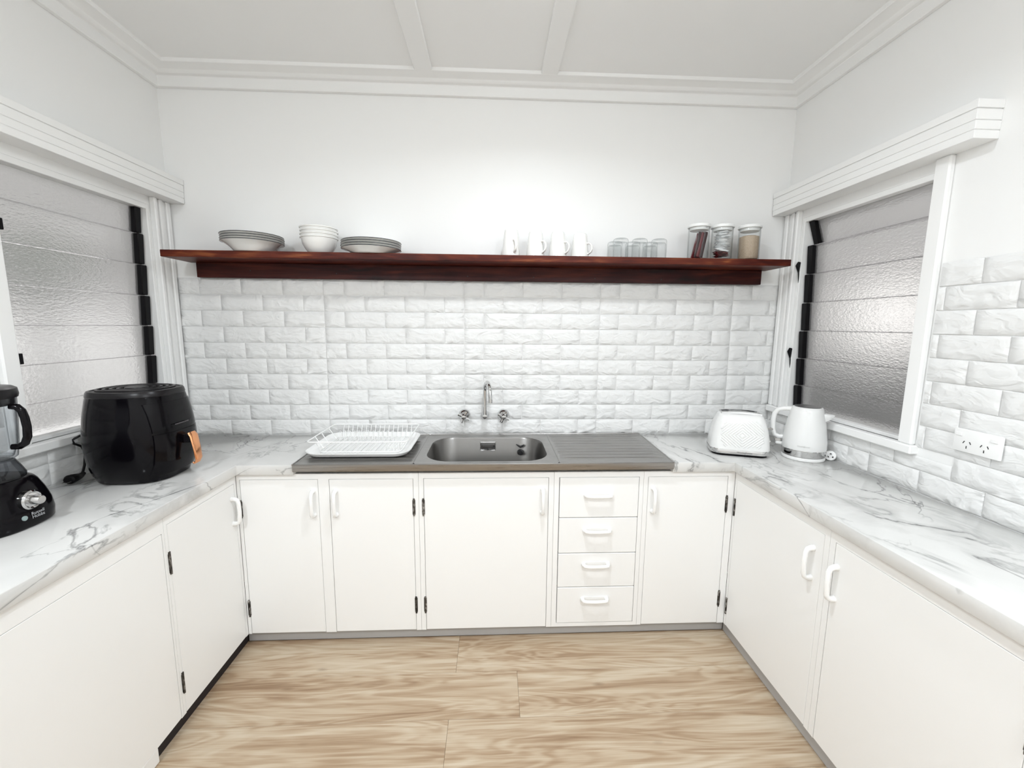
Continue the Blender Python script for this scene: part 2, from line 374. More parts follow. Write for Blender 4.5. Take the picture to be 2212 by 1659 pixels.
# ------------------------------------------------------------------ foam brick cladding
BW, BH, PANEL = 0.2, 0.0792, 0.7
bcache = {}
def brick_mesh(w, h, var):
    key = (round(w, 3), round(h, 3), var)
    if key in bcache: return bcache[key]
    rnd = random.Random(hash(key) & 0xffff)
    g = 0.0009; w2, h2 = w/2-g, h/2-g; ins = 0.0022; nx, ny = max(2, int(round(w/0.03))), 3
    vs, fs = [], []
    for j in range(ny+1):
        for i in range(nx+1):
            d = 0.0038+rnd.uniform(-0.0013, 0.0013)
            vs.append((-w2+ins+(2*w2-2*ins)*i/nx, -d, -h2+ins+(2*h2-2*ins)*j/ny))
    idx = lambda i, j: j*(nx+1)+i
    for j in range(ny):
        for i in range(nx): fs.append((idx(i,j), idx(i+1,j), idx(i+1,j+1), idx(i,j+1)))
    ring = [idx(i,0) for i in range(nx+1)]+[idx(nx,j) for j in range(1,ny+1)]+[idx(i,ny) for i in range(nx-1,-1,-1)]+[idx(0,j) for j in range(ny-1,0,-1)]
    o = len(vs)
    for q in ring:
        x, _, z = vs[q]; ii, jj = q % (nx+1), q//(nx+1)
        X = -w2 if ii == 0 else (w2 if ii == nx else x); Z = -h2 if jj == 0 else (h2 if jj == ny else z)
        vs.append((X, -0.0006, Z))
    n = len(ring)
    for k in range(n): fs.append((ring[k], o+k, o+(k+1) % n, ring[(k+1) % n]))
    me = bpy.data.meshes.new('brick'); me.from_pydata(vs, [], fs)
    bm = bmesh.new(); bm.from_mesh(me); bmesh.ops.recalc_face_normals(bm, faces=bm.faces)
    if sum((f.normal.y for f in bm.faces)) > 0: bmesh.ops.reverse_faces(bm, faces=bm.faces)
    bm.to_mesh(me); bm.free()
    for p in me.polygons: p.use_smooth = True
    me.set_sharp_from_angle(angle=math.radians(60)); me.materials.append(MATS['foam_brick'])
    bcache[key] = me; return me
bcount = [0]
def brick_run(parent, u0, u1, seam, row, place, rz, hole=None):
    """bricks of one course between u0 and u1 (u grows left to right when facing the wall)"""
    z0 = row*BH; k0 = math.floor((u0-seam)/PANEL)
    k = k0
    while seam+k*PANEL < u1:
        base = seam+k*PANEL
        js = [0, .2, .4, .6, .7] if row % 2 == 0 else [0, .1, .3, .5, .7]
        for a, b in zip(js[:-1], js[1:]):
            a_, b_ = max(base+a, u0), min(base+b, u1)
            if b_-a_ < 0.012: continue
            zz0, zz1 = z0, z0+BH
            if hole: 
                r = hole(a_, b_, zz0, zz1)
                if r is None: continue
                a_, b_, zz0, zz1 = r
            me = brick_mesh(b_-a_, zz1-zz0, random.randrange(5))
            o = bpy.data.objects.new('brick', me); COL.objects.link(o); o.parent = parent
            o.location = place((a_+b_)/2, H+(zz0+zz1)/2); o.rotation_euler = (0, 0, rz); bcount[0] += 1
        k += 1
for row in range(10):
    brick_run(wall_back, XL+0.004, XR-0.004, 0.0, row, lambda u, z: (u, -0.0002, z), 0.0)
def hole_r(a, b, z0, z1):       # right wall: u = -y
    lo, hi = -0.0, 0.806        # window with its trim spans u 0..0.806 above the sill
    if a >= hi: return a, b, z0, z1
    if z0 >= 0.125: 
        if b <= hi+0.012: return None
        return hi, b, z0, z1
    return a, b, z0, min(z1, 0.128)
for row in range(10):
    brick_run(wall_right, 0.008, 1.95, 0.63, row, lambda u, z: (XR-0.0002, -u, z), -PI/2, hole_r)
def hole_l(a, b, z0, z1):       # left wall: u = y
    hi = -0.806
    if b <= hi: return a, b, z0, z1
    if z0 >= 0.125:
        if a >= hi-0.012: return None
        return a, hi, z0, z1
    return a, b, z0, min(z1, 0.128)
for row in range(10):
    brick_run(wall_left, -1.75, -0.008, -0.695, row, lambda u, z: (XL+0.0002, u, z), PI/2, hole_l)

# ------------------------------------------------------------------ louvre windows
def window(name, X, s, tabs, levers, tilt_top):
    w = sroot(name, (X, -0.44, H))
    xo = lambda d: X+s*d
    def bx(name_, boxes, mat, bevel=0.0015, par=w):
        m = MB()
        for d0, d1, ya, yb, z0, z1 in boxes: m.box(xo(d0), xo(d1), ya, yb, H+z0, H+z1)
        return build(name_, m, mat, par, bevel=bevel)
    bx('window_frame', [(0.0, 0.12, WY0, WY0+0.018, WZ0, WZ1), (0.0, 0.12, WY1-0.014, WY1, WZ0, WZ1),
                        (0.0, 0.12, WY0+0.018, WY1-0.014, WZ1-0.022, WZ1), (0.012, 0.12, WY0+0.018, WY1-0.014, WZ0, WZ0+0.012)], 'trim_paint')
    bx('window_sill', [(-0.030, 0.012, -0.812, -0.012, 0.131, 0.163)], 'trim_paint', 0.004)
    bx('architrave', [(-0.022, 0, -0.803, -0.752, 0.163, 1.136)], 'trim_paint', 0.005)
    bx('fluted_architrave', [(-0.026, 0, -0.118, -0.100, 0.163, 1.136), (-0.012, 0, -0.100, -0.080, 0.163, 1.136), (-0.020, 0, -0.080, -0.060, 0.163, 1.136),
                      (-0.010, 0, -0.060, -0.036, 0.163, 1.136), (-0.018, 0, -0.036, -0.010, 0.163, 1.136)], 'trim_paint', 0.004)
    # pelmet of four lapped boards with fine grooves between, returned to the wall at its near end
    m = MB()
    for z0, z1, d in ((1.136, 1.159, 0.080), (1.161, 1.186, 0.081), (1.188, 1.218, 0.081), (1.220, 1.244, 0.083)):
        m.box(xo(-d), xo(0), -0.915-(d-0.08), -0.003, H+z0, H+z1)
    m.box(xo(-0.0785), xo(0), -0.9125, -0.003, H+1.140, H+1.240)
    build('pelmet', m, 'trim_paint', w, bevel=0.0012)
    zs = [0.172, 0.288, 0.422, 0.558, 0.694, 0.831, 0.967, 1.082]
    for i in range(7):
        z0, z1 = zs[i]-0.001, zs[i+1]+0.002
        db, dt = 0.044, 0.036
        if tilt_top and i == 6: db, dt = 0.068, 0.030
        y0_, y1_ = WY0+0.020, -0.150; th = 0.005
        m = MB(); n = 1
        q = [(xo(db), z0), (xo(db+th), z0), (xo(dt+th), z1), (xo(dt), z1)]
        m.loft([[(x, y0_, H+z) for x, z in q], [(x, y1_, H+z) for x, z in q]])
        build('louvre_blade', m, 'obscure_glass', w, bevel=0.001)
        # black clip that carries the blade at the far end
        m = MB(); c0, c1 = z0+0.003, z1-0.004
        q = [(xo(db-0.020), c0), (xo(db+0.014), c0), (xo(dt+0.014), c1), (xo(dt-0.020), c1)]
        m.loft([[(x, -0.176, H+z) for x, z in q], [(x, -0.144, H+z) for x, z in q]])
        build('louvre_clip', m, 'black_plastic', w, bevel=0.003)
    for zt in tabs:
        bx('louvre_clip', [(0.004, 0.040, WY0+0.018, WY0+0.034, zt, zt+0.036)], 'black_plastic')
    for zt in levers:
        m = MB(); x = xo(-0.004)
        m.tube([(x, -0.128, H+zt+0.036), (xo(-0.010), -0.128, H+zt+0.02), (x, -0.128, H+zt-0.012)], [0.007, 0.010, 0.003], 8)
        m.tube([(x, -0.128, H+zt-0.010), (xo(0.004), -0.128, H+zt-0.075)], 0.0028, 6)
        build('louvre_lever', m, 'black_plastic', w)
    return w
window('window_1', XL, -1, (0.431, 0.862), (0.215,), False)
window('window_2', XR, 1, (), (0.855, 0.435), True)

# ------------------------------------------------------------------ added shapes outside, blurred through the obscure glass to tone it
nh = thing('added_house', 'added pale house wall blurred behind the right louvre window', 'house', (3.3, 1.0, -0.6))  # added backdrop, gives the right glass its grey
build('wall', MB().box(3.2, 3.4, -2.5, 5.0, -0.6, H+1.02), 'trim_paint', nh)
build('glow_panel', MB().box(3.17, 3.2, 0.62, 1.28, H+0.42, H+0.90), 'glow_panel', nh)  # added glowing panel, makes the bright patch in the right glass
tag(build('added_wall', MB().box(-3.05, -2.95, -2.0, 5.0, -0.6, H+0.62), 'trim_paint'), 'added pale wall blurred behind the lower left louvre blades', 'wall')  # added pale surface, brightens the lower left glass
pc_ = thing('outside_fill_lamp', 'added unseen fill lamp outside, above the left window', 'lamp', (XL-0.12, 0.35, H+1.45))  # added fill lamp, lights the pale wall outside
build('outside_fill_globe', MB().lathe([(0.05*math.sin(PI*k/8)+0.001, -0.05*math.cos(PI*k/8)) for k in range(9)], 16, (-0.0495, 0, 0)), 'lid_plastic', pc_, local=True)
ld = bpy.data.lights.new('outside_fill_glow', 'POINT'); ld.energy = 240.0; ld.shadow_soft_size = 0.05
lg = bpy.data.objects.new('outside_fill_glow', ld); COL.objects.link(lg); lg.parent = pc_; lg.location = (-0.20, 0, -0.02)
tag(build('added_fence', MB().box(2.90, 2.94, -2.5, 5.0, -0.6, H+0.22), 'fence_paint'), 'added dark fence blurred behind the lower right louvre blades', 'fence')  # added dark band, darkens the lower right glass
m = MB()
for dx, dy, dz, r_ in ((0, 0, 0, 0.20), (0.02, 0.20, 0.03, 0.16), (0, -0.18, -0.02, 0.14), (0, 0.02, -0.9, 0.05)):
    m.lathe([(r_*math.sin(PI*k/10)+0.001, -r_*math.cos(PI*k/10)*(1 if dz > -0.5 else 18)) for k in range(11)], 16, (-2.75+dx, 0.66+dy, H+0.93+dz))
tag(build('added_shrub', m, 'leaf_dark'), 'added dark rounded shrub blurred behind the left louvre window', 'shrub')  # added dark shape, makes the smudge in the left glass

# ------------------------------------------------------------------ ceiling lamp just above the frame, two added fill lamps behind the camera
def downlight(x, y, power, label, glow=0.22, spread=PI):
    lamp = thing('ceiling_light', label, 'lamp', (x, y, H+ZC), group='round ceiling lights')
    build('fitting', MB().lathe([(0.075, -0.001), (0.075, -0.040), (0.068, -0.052), (0.062, -0.052), (0.062, -0.046)], 32), 'white_plastic', lamp, local=True)
    build('diffuser', MB().lathe([(0.0615, -0.046), (0.058, -0.053), (0.030, -0.057), (0.002, -0.058)], 32), 'bulb', lamp, local=True)
    ld = bpy.data.lights.new('lamp_glow', 'AREA'); ld.shape = 'DISK'; ld.size = 0.10; ld.energy = power; ld.color = LAMP_COLOR; ld.spread = spread
    lg = bpy.data.objects.new('lamp_glow', ld); COL.objects.link(lg); lg.parent = lamp; lg.location = (0, 0, -0.061)
    ld = bpy.data.lights.new('upper_fill', 'POINT'); ld.energy = power*glow; ld.color = LAMP_COLOR; ld.shadow_soft_size = 0.04   # added point fill, lifts the ceiling and upper walls
    lg = bpy.data.objects.new('upper_fill', ld); COL.objects.link(lg); lg.parent = lamp; lg.location = (0, 0, -0.11)
downlight(0.31, -1.08, MAIN_POWER, 'round white ceiling light above the middle of the kitchen floor', 0.21, math.radians(158))
downlight(-0.85, -2.55, REAR_FILL_POWER*1.12, 'added round white fill light behind the camera, towards the left wall')  # added fill from behind, lifts cabinet doors and lower walls
downlight(0.98, -2.70, REAR_FILL_POWER, 'added round white fill light behind the camera, towards the right wall')

# ------------------------------------------------------------------ cabinets
FY = -0.474                     # face of the back run
FXL, FXR = -0.912, 1.203        # faces of the side runs
ZT, ZB = -0.044, -0.767         # carcass top and bottom (relative to bench top)
FZ = -H
def face_mat(face):
    """local frame: u along the face, outward normal n"""
    if face == 'back': return lambda u, n, z: (u, FY-n, H+z)
    if face == 'left': return lambda u, n, z: (FXL+n, u, H+z)
    return lambda u, n, z: (FXR-n, u, H+z)
def fbox(fm, u0, u1, n0, n1, z0, z1, m=None):
    m = m or MB(); a, b = fm(u0, n0, z0), fm(u1, n1, z1)
    return m.box(a[0], b[0], a[1], b[1], a[2], b[2])
def pull(fm, u, z, length, vertical, flare=True):
    """bow handle: two feet and a grip bar"""
    m = MB(); L = length/2; out = 0.026
    pts = []
    for t, n in ((-L, 0.0), (-L, 0.012), (-L*0.92, 0.022), (-L*0.72, out), (0, out+0.002), (L*0.72, out), (L*0.92, 0.022), (L, 0.012), (L, 0.0)):
        pts.append(fm(u, n, z+t) if vertical else fm(u+t, n, z+0.003))
    rr = [0.0105, 0.0088, 0.0080, 0.0078, 0.0076, 0.0078, 0.0080, 0.0088, 0.0105]
    m.tube(pts, rr, 12)
    if not vertical:          # thin foot plate behind the drawer pulls
        fbox(fm, u-L-0.006, u+L+0.006, 0, 0.003, z-0.010, z+0.014, m)
    return m
def hinge(fm, u, zc, n=0.0, length=0.078):
    m = MB(); p = [fm(u, n+0.001, zc-length/2), fm(u, n+0.001, zc+length/2)]
    m.tube(p, 0.0042, 8); fbox(fm, u-0.006, u+0.006, -0.004, n+0.0015, zc-length/2+0.006, zc+length/2-0.006, m)
    return m
def door(root, fm, u0, u1, z0, z1, handle_u=None, hinge_u=None, hz=-0.172, hinges=(-0.195, -0.645)):
    g = 0.0016
    d = build('door', fbox(fm, u0+g, u1-g, -0.018, 0.0005, z0+g, z1-g), 'cabinet_paint', root, bevel=0.0012)
    if handle_u is not None: build('handle', pull(fm, handle_u, hz, 0.104, True), 'white_plastic', d)
    if hinge_u is not None:
        for hz_ in hinges: build('hinge', hinge(fm, hinge_u, hz_), 'hinge_metal', d)
    return d
def carcass(root, fm, u0, u1, depth, openings, zt=ZT, zb=ZB, zbody=None):
    """box with a face frame round the openings (u0,u1,z0,z1)"""
    m = MB()
    us = sorted(set([u0, u1]+[q for o in openings for q in o[:2]]))
    for a, b in zip(us[:-1], us[1:]):
        cov = [o for o in openings if o[0] <= a+1e-6 and o[1] >= b-1e-6]
        if not cov: fbox(fm, a, b, -0.02, 0, zb, zt, m)
        else:
            z1 = max(o[3] for o in cov); z0 = min(o[2] for o in cov)
            fbox(fm, a, b, -0.02, 0, z1, zt, m)
            if z0-zb > 0.003: fbox(fm, a, b, -0.02, 0, zb, z0, m)
    build('face_frame', m, 'cabinet_paint', root)
    m = MB(); fbox(fm, u0+0.002, u1-0.002, -depth, -0.0205, zb, zbody or zt, m)
    build('body', m, 'gap_dark', root)
fb, fl, fr = face_mat('back'), face_mat('left'), face_mat('right')
def cab(label, loc): return thing('base_cabinet', label, 'cabinet', loc, group='white base cabinets')
DT = -0.068
# back run
c = cab('white two-door base cabinet in the corner left of the sink, under the dish rack', (-0.54, -0.24, H+ZB))
carcass(c, fb, FXL+0.001, -0.166, 0.45, [(-0.898, -0.580, ZB, DT), (-0.536, -0.187, ZB, DT)])
door(c, fb, -0.898, -0.580, ZB+0.001, DT, -0.602, -0.899)
door(c, fb, -0.536, -0.187, ZB+0.001, DT, -0.510, -0.1865)
c = cab('white base cabinet with one wide door directly below the sink bowl', (0.12, -0.24, H+ZB))
carcass(c, fb, -0.165, 0.409, 0.45, [(-0.145, 0.387, ZB, DT)], zbody=-0.185)
door(c, fb, -0.145, 0.387, ZB+0.001, DT, 0.361, -0.1465)
c = thing('drawer_unit', 'white base unit with a column of four drawers', 'drawers', (0.605, -0.24, H+ZB))
dz = [DT, -0.251, -0.4155, -0.5765, -0.750]
carcass(c, fb, 0.410, 0.798, 0.45, [(0.4315, 0.780, dz[-1], DT)])
for a, b, hz in zip(dz[1:], dz[:-1], (-0.150, -0.310, -0.470, -0.636)):
    g = 0.0016
    d = build('drawer', fbox(fb, 0.4315+0.003, 0.780-g, -0.018, 0.0015, a+g, b-g), 'cabinet_paint', c, bevel=0.002)
    build('handle', pull(fb, 0.602, hz, 0.108, False), 'white_plastic', d)
c = cab('white single-door base cabinet in the corner right of the drawers', (1.0, -0.24, H+ZB))
carcass(c, fb, 0.799, FXR-0.001, 0.45, [(0.818, 1.172, ZB, DT)])
door(c, fb, 0.818, 1.172, ZB+0.001, DT, 0.842, 1.1715)
# left run
c = cab('white base cabinet with one door on the left, under the air fryer', (-1.16, -0.68, H+ZB))
carcass(c, fl, -0.862, FY-0.001, 0.48, [(-0.850, -0.490, ZB, -0.078)])
door(c, fl, -0.850, -0.490, ZB+0.001, -0.078, -0.512, -0.8515, hz=-0.188, hinges=(-0.210, -0.650))
c = cab('wide white base cabinet nearest the camera on the left, below the blender', (-1.16, -1.35, 0))
carcass(c, fl, -1.86, -0.863, 0.48, [(-1.45, -0.872, ZB, -0.098)])
door(c, fl, -1.45, -0.872, ZB+0.001, -0.098)
build('floor_panel', fbox(fl, -1.86, -0.972, -0.022, -0.002, FZ+0.001, ZB-0.0005), 'cabinet_paint', c, bevel=0.003)
# right run
c = cab('white base cabinet with one door on the right, in the corner under the kettle', (1.43, -0.74, H+ZB))
carcass(c, fr, -0.998, FY-0.001, 0.44, [(-0.978, -0.490, ZB, -0.078)])
door(c, fr, -0.978, -0.490, ZB+0.001, -0.078, -0.938, -0.487, hz=-0.196, hinges=(-0.205, -0.673))
c = cab('wide white base cabinet nearest the camera on the right', (1.43, -1.4, H+ZB))
carcass(c, fr, -1.86, -0.999, 0.44, [(-1.512, -1.020, ZB, -0.080)])
door(c, fr, -1.512, -1.020, ZB+0.001, -0.080, -1.036, -1.514, hz=-0.205, hinges=(-0.222, -0.673))
# kickboards
def kick(label, m, mat): tag(build('kickboard', m, mat), label, 'kickboard')
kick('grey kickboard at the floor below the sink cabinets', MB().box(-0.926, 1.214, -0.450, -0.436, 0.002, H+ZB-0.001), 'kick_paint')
kick('dark kickboard below the left cabinets', MB().box(-0.945, -0.929, -0.970, -0.452, 0.002, H+ZB-0.001), 'kick_dark')
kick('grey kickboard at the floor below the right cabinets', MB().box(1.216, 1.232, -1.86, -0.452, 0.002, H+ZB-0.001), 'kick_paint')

# ------------------------------------------------------------------ bench tops and sink
SX0, SX1 = -0.681, 0.931       # sink
TH = 0.043
def bench(name, label, poly):
    m = MB().prism(poly, H-TH, H)
    return tag(build(name, m, 'marble', bevel=0.003, seg=2), label, 'benchtop')
bench('benchtop', 'white grey-veined marble benchtop on the left, carrying the air fryer',
      [(XL+0.008, -0.009), (XL+0.008, -1.88), (XLC, -1.88), (XLC, YC), (SX0-0.001+0.013, YC), (SX0-0.001, -0.009)][::1])
bench('benchtop', 'white grey-veined marble benchtop on the right, carrying toaster and kettle',
      [(SX1+0.001, -0.009), (SX1+0.001-0.017, YC), (XRC, YC), (XRC, -1.88), (XR-0.008, -1.88), (XR-0.008, -0.009)])
def make_sink():
    s = thing('kitchen_sink', 'stainless steel sink with one bowl and a drainer on each side', 'sink', (0.12, -0.25, H-0.03))
    yf, yb = -0.498, -0.012
    xl = lambda y: SX0 + 0.0125*(y-yb)/(yf-yb); xr = lambda y: SX1 - 0.0165*(y-yb)/(yf-yb)
    B0, B1 = -0.185, 0.430        # section with the bowl
    ztop = lambda: H+0.004
    # drainers: height field with ribs along x
    def drainer(x0f, x1f, e0, e1, nrib):
        ys = []; y = yb; n = 110
        ny, nx = n, 14; vs = []
        for j in range(ny+1):
            y = yb+(yf-yb)*j/ny
            for i in range(nx+1):
                t = i/nx; ts = [0, .012, .02, .03, .06, .12, .2, .35, .5, .65, .8, .9, .96, .98, 1][i]
                x = x0f(y)+(x1f(y)-x0f(y))*ts
                inx = (ts > 0.045 and ts < 0.94)
                z = H+0.003
                yy = (y+0.085)/(-0.445+0.085)
                if -0.462 < y < -0.055 and 0.02 < ts < 0.98: z = H-0.0005
                if 0 < yy < 1 and inx:
                    ph = (yy*nrib) % 1.0
                    z += 0.0042*max(0, math.sin(PI*min(1, ph/0.55))) if ph < 0.55 else 0
                vs.append((x, y, z))
        fs = [(j*(nx+1)+i, j*(nx+1)+i+1, (j+1)*(nx+1)+i+1, (j+1)*(nx+1)+i) for j in range(ny) for i in range(nx)]
        m = MB().add(vs, fs)
        return m
    build('drainer', drainer(xl, lambda y: B0, 1, 0, 8), 'brushed_steel', s, angle=60)
    build('drainer', drainer(lambda y: B1, xr, 0, 1, 8), 'brushed_steel', s, angle=60)
    # bowl section
    bx0, bx1, by0, by1 = -0.146, 0.391, -0.463, -0.078
    cx, cy, w, d = (bx0+bx1)/2, (by0+by1)/2, bx1-bx0, by1-by0
    n = 10; inner = rrect(w, d, 0.11, n, cx, cy)
    outer = []
    for (x, y) in inner:
        dx, dy = (x-cx), (y-cy)
        kx = ((B1 if dx > 0 else B0)-cx)/dx if abs(dx) > 1e-6 else 1e9
        ky = ((yb if dy > 0 else yf)-cy)/dy if abs(dy) > 1e-6 else 1e9
        k = min(kx, ky); outer.append((cx+dx*k, cy+dy*k))
    def ins(q, f): return [(cx+(x-cx)*(1-f/(w/2)), cy+(y-cy)*(1-f/(d/2))) for x, y in q]
    top = [[(x, y, H+0.003) for x, y in outer], [(x, y, H+0.003) for x, y in rrect(w+0.016, d+0.016, 0.118, n, cx, cy)], [(x, y, H+0.0015) for x, y in inner]]
    build('rim_sheet', MB().loft(top, False, False), 'brushed_steel', s, angle=60)
    lo = [[(x, y, H+0.0015) for x, y in inner], [(x, y, H-0.006) for x, y in ins(inner, 0.004)], [(x, y, H-0.12) for x, y in ins(inner, 0.014)],
          [(x, y, H-0.145) for x, y in ins(inner, 0.024)], [(x, y, H-0.158) for x, y in ins(inner, 0.045)], [(x, y, H-0.162) for x, y in ins(inner, 0.09)], [(x, y, H-0.165) for x, y in ins(inner, 0.17)]]
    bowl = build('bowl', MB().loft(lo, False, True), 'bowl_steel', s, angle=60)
    build('front_edge', MB().loft([[(x, yf-a, z) for a, z in ((0.0, H+0.0035), (0.0035, H+0.001), (0.0040, H-0.024), (0.002, H-0.027), (0.0, H-0.024))] for x in (xl(yf), xr(yf))]), 'brushed_steel', s, angle=40)
    # raised end and back beads
    m = MB()
    for f, s_ in ((xl, 1), (xr, -1)):
        m.tube([(f(yb), yb, H+0.002), (f(yf), yf, H+0.002)], 0.004, 8)
    m.tube([(xl(yb), yb, H+0.002), (xr(yb), yb, H+0.002)], 0.004, 8)
    m.tube([(B0, -0.035, H+0.003), (B0, yf, H+0.003)], 0.0025, 6); m.tube([(B1, -0.035, H+0.003), (B1, yf, H+0.003)], 0.0025, 6)
    build('raised_bead', m, 'brushed_steel', s)
    # overflow plate on the back wall of the bowl
    m = MB(); yy = by1-0.013
    m.box(0.082, 0.162, yy-0.003, yy+0.006, H-0.066, H-0.016)
    ov = build('overflow_plate', m, 'chrome', s, bevel=0.006, seg=2)
    for x, z in ((0.090, -0.042), (0.153, -0.042), (0.122, -0.056)):
        m = MB().loft([[(x+0.005*math.cos(k*PI/4), y_, H+z+0.005*math.sin(k*PI/4)) for k in range(8)] for y_ in (yy-0.0036, yy-0.002)])
        build('overflow_hole', m, 'slot_dark', ov)
    m = MB().lathe([(0.036, H-0.1648), (0.034, H-0.162), (0.026, H-0.1635), (0.0, H-0.164)], 24, (0.26, -0.27, 0), True, False)
    build('drain_ring', m, 'chrome', s)
make_sink()
pl = thing('sink_plug', 'small black rubber plug hung on the right side of the sink bowl', 'plug', (0.288, -0.105, H-0.082))
build('stopper', MB().loft([[(0.288+r*math.cos(k*PI/8), y, H-0.070+r*math.sin(k*PI/8)) for k in range(16)] for r, y in ((0.016, -0.100), (0.016, -0.105), (0.0125, -0.118), (0.004, -0.119))]), 'rubber', pl)
build('pull_tab', MB().tube([(0.266, -0.104, H-0.028), (0.276, -0.106, H-0.034), (0.288, -0.106, H-0.042), (0.300, -0.106, H-0.034), (0.308, -0.104, H-0.030)], [0.002, 0.004, 0.006, 0.004, 0.002], 8), 'rubber', pl)

# taps
def tap(x, label):
    t = thing('wall_tap', label, 'tap', (x, -0.009, H+0.10))
    z = H+0.105; c8 = lambda r, y, n=20: [(x+r*math.cos(2*PI*k/n), y, z+r*math.sin(2*PI*k/n)) for k in range(n)]
    build('cover_plate', MB().loft([c8(0.031, -0.006), c8(0.031, -0.011), c8(0.027, -0.018), c8(0.018, -0.026), c8(0.013, -0.030), c8(0.012, -0.05)]), 'chrome', t)
    m = MB()
    for a in (PI/4+0.35, 3*PI/4+0.35, 5*PI/4+0.35, 7*PI/4+0.35):
        dx, dz = math.cos(a), math.sin(a)
        m.tube([(x, -0.060, z), (x+dx*0.016, -0.062, z+dz*0.016), (x+dx*0.031, -0.060, z+dz*0.031)], [0.0085, 0.006, 0.0075], 8)
    m.loft([c8(0.013, -0.048), c8(0.014, -0.066), c8(0.010, -0.071), c8(0.003, -0.072)])
    build('cross_handle', m, 'chrome', t)
tap(-0.002, 'chrome cross-handled wall tap left of the spout')
tap(0.203, 'chrome cross-handled wall tap right of the spout')
sp = thing('sink_spout', 'chrome gooseneck spout on the brick wall above the sink bowl', 'spout', (0.107, -0.009, H+0.10))
x, z = 0.106, H+0.105
cc = lambda r, y: [(x+r*math.cos(2*PI*k/20), y, z+r*math.sin(2*PI*k/20)) for k in range(20)]
build('wall_flange', MB().loft([cc(0.021, -0.006), cc(0.021, -0.012), cc(0.015, -0.02), cc(0.012, -0.045), cc(0.011, -0.056), cc(0.004, -0.057)]), 'chrome', sp)
pts = [(x, -0.045, z)]
pts += [(x, -0.045, z+0.13)]
for k in range(1, 13):
    a = PI*k/12; R_ = 0.058
    pts.append((x+0.028*(1-math.cos(a))/2, -0.045-R_*(1-math.cos(a)), z+0.13+R_*math.sin(a)*0.95))
pts.append((x+0.029, -0.045-0.116, z+0.105))
build('neck', MB().tube(pts, 0.0095, 14), 'chrome', sp)
m = MB().tube([(x+0.029, -0.161, z+0.108), (x+0.029, -0.161, z+0.092)], 0.0108, 14)
build('outlet', m, 'chrome', sp)

# ------------------------------------------------------------------ timber shelf
SH = H+0.893; SY = -0.196
sh = thing('wall_shelf', 'long dark red timber shelf on the wall above the brick splashback', 'shelf', (0.11, -0.1, H+0.79))
build('shelf_board', MB().box(-1.327, 1.558, SY, -0.002, H+0.863, SH), 'shelf_wood', sh, bevel=0.002)
build('support_rail', MB().box(-1.284, 1.522, -0.034, -0.0085, H+0.791, H+0.8625), 'apron_wood', sh, bevel=0.002)
for xx in (-1.03, -0.62, 0.02, 0.35, 0.66, 1.0):
    m = MB().loft([[(xx+0.003*math.cos(k*PI/3), y, H+0.815+random.Random(xx).uniform(-0.008, 0.012)+0.003*math.sin(k*PI/3)) for k in range(6)] for y in (-0.0346, -0.033)])
    build('screw_head', m, 'slot_dark', sh)

# plates: stacked, each its own thing
def plate(name, r, deep):
    o = thing(name, '', 'plate')
    if deep:
        p = [(0.0, 0.002), (r*0.56, 0.0), (r*0.60, 0.003), (r*0.72, 0.020), (r*0.86, 0.034), (r, 0.042), (r, 0.0445), (r*0.85, 0.038), (r*0.70, 0.024), (r*0.56, 0.006), (0.0, 0.005)]
        zr = 0.0425
    else:
        p = [(0.0, 0.002), (r*0.60, 0.0), (r*0.64, 0.003), (r*0.80, 0.013), (r, 0.021), (r, 0.0235), (r*0.8, 0.0165), (r*0.62, 0.006), (0.0, 0.005)]
        zr = 0.0215
    build('dish', MB().lathe(p, 48), 'ceramic', o, local=True)
    build('rim_band', MB().lathe([(r*0.992, zr+0.0016), (r+0.0006, zr+0.0021), (r+0.0012, zr+0.0002), (r+0.0006, zr-0.0008), (r*0.99, zr-0.0002)], 48, cap0=False, cap1=False), 'plate_rim', o, local=True)
    return o
def stack(proto, locs, labels, group, tilt=0.0):
    for i, ((x, y, z), lab) in enumerate(zip(locs, labels)):
        o = proto if i == 0 else copy_tree(proto)
        o.location = (x, y, z); o['label'] = lab; o['group'] = group
POS = ('bottom plate', 'second plate from the bottom', 'third plate from the bottom', 'top plate')
p1 = plate('deep_plate', 0.128, True)
stack(p1, [(-0.955, -0.133, SH), (-0.955, -0.133, SH+0.010), (-0.954, -0.133, SH+0.020), (-0.956, -0.133, SH+0.030)],
      ['white dark-rimmed deep plate, %s of the leftmost shelf stack' % q for q in POS], 'deep plates at the left end of the shelf')
p2 = plate('dinner_plate', 0.133, False)
stack(p2, [(-0.417, -0.138, SH), (-0.418, -0.138, SH+0.0105), (-0.417, -0.138, SH+0.021), (-0.416, -0.138, SH+0.0315)],
      ['white dark-rimmed flat plate, %s of the stack beside the bowls' % q for q in POS], 'flat plates beside the bowls')
def bowl():
    o = thing('bowl', '', 'bowl'); r = 0.082
    p = [(0.0, 0.004), (0.040, 0.003), (0.044, 0.0), (0.048, 0.004), (0.062, 0.022), (0.074, 0.045), (r-0.003, 0.0685), (r+0.001, 0.070), (r+0.0015, 0.0745), (r-0.002, 0.076), (0.071, 0.048), (0.058, 0.024), (0.04, 0.009), (0.0, 0.008)]
    build('bowl_body', MB().lathe(p, 44), 'ceramic', o, local=True); return o
b1 = bowl()
stack(b1, [(-0.662, -0.115, SH), (-0.662, -0.115, SH+0.0145), (-0.661, -0.115, SH+0.029), (-0.663, -0.115, SH+0.0435)],
      ['white bowl, %s of the stack between the plates' % q for q in ('bottom one', 'second from the bottom', 'third from the bottom', 'top one')], 'white bowls on the shelf')
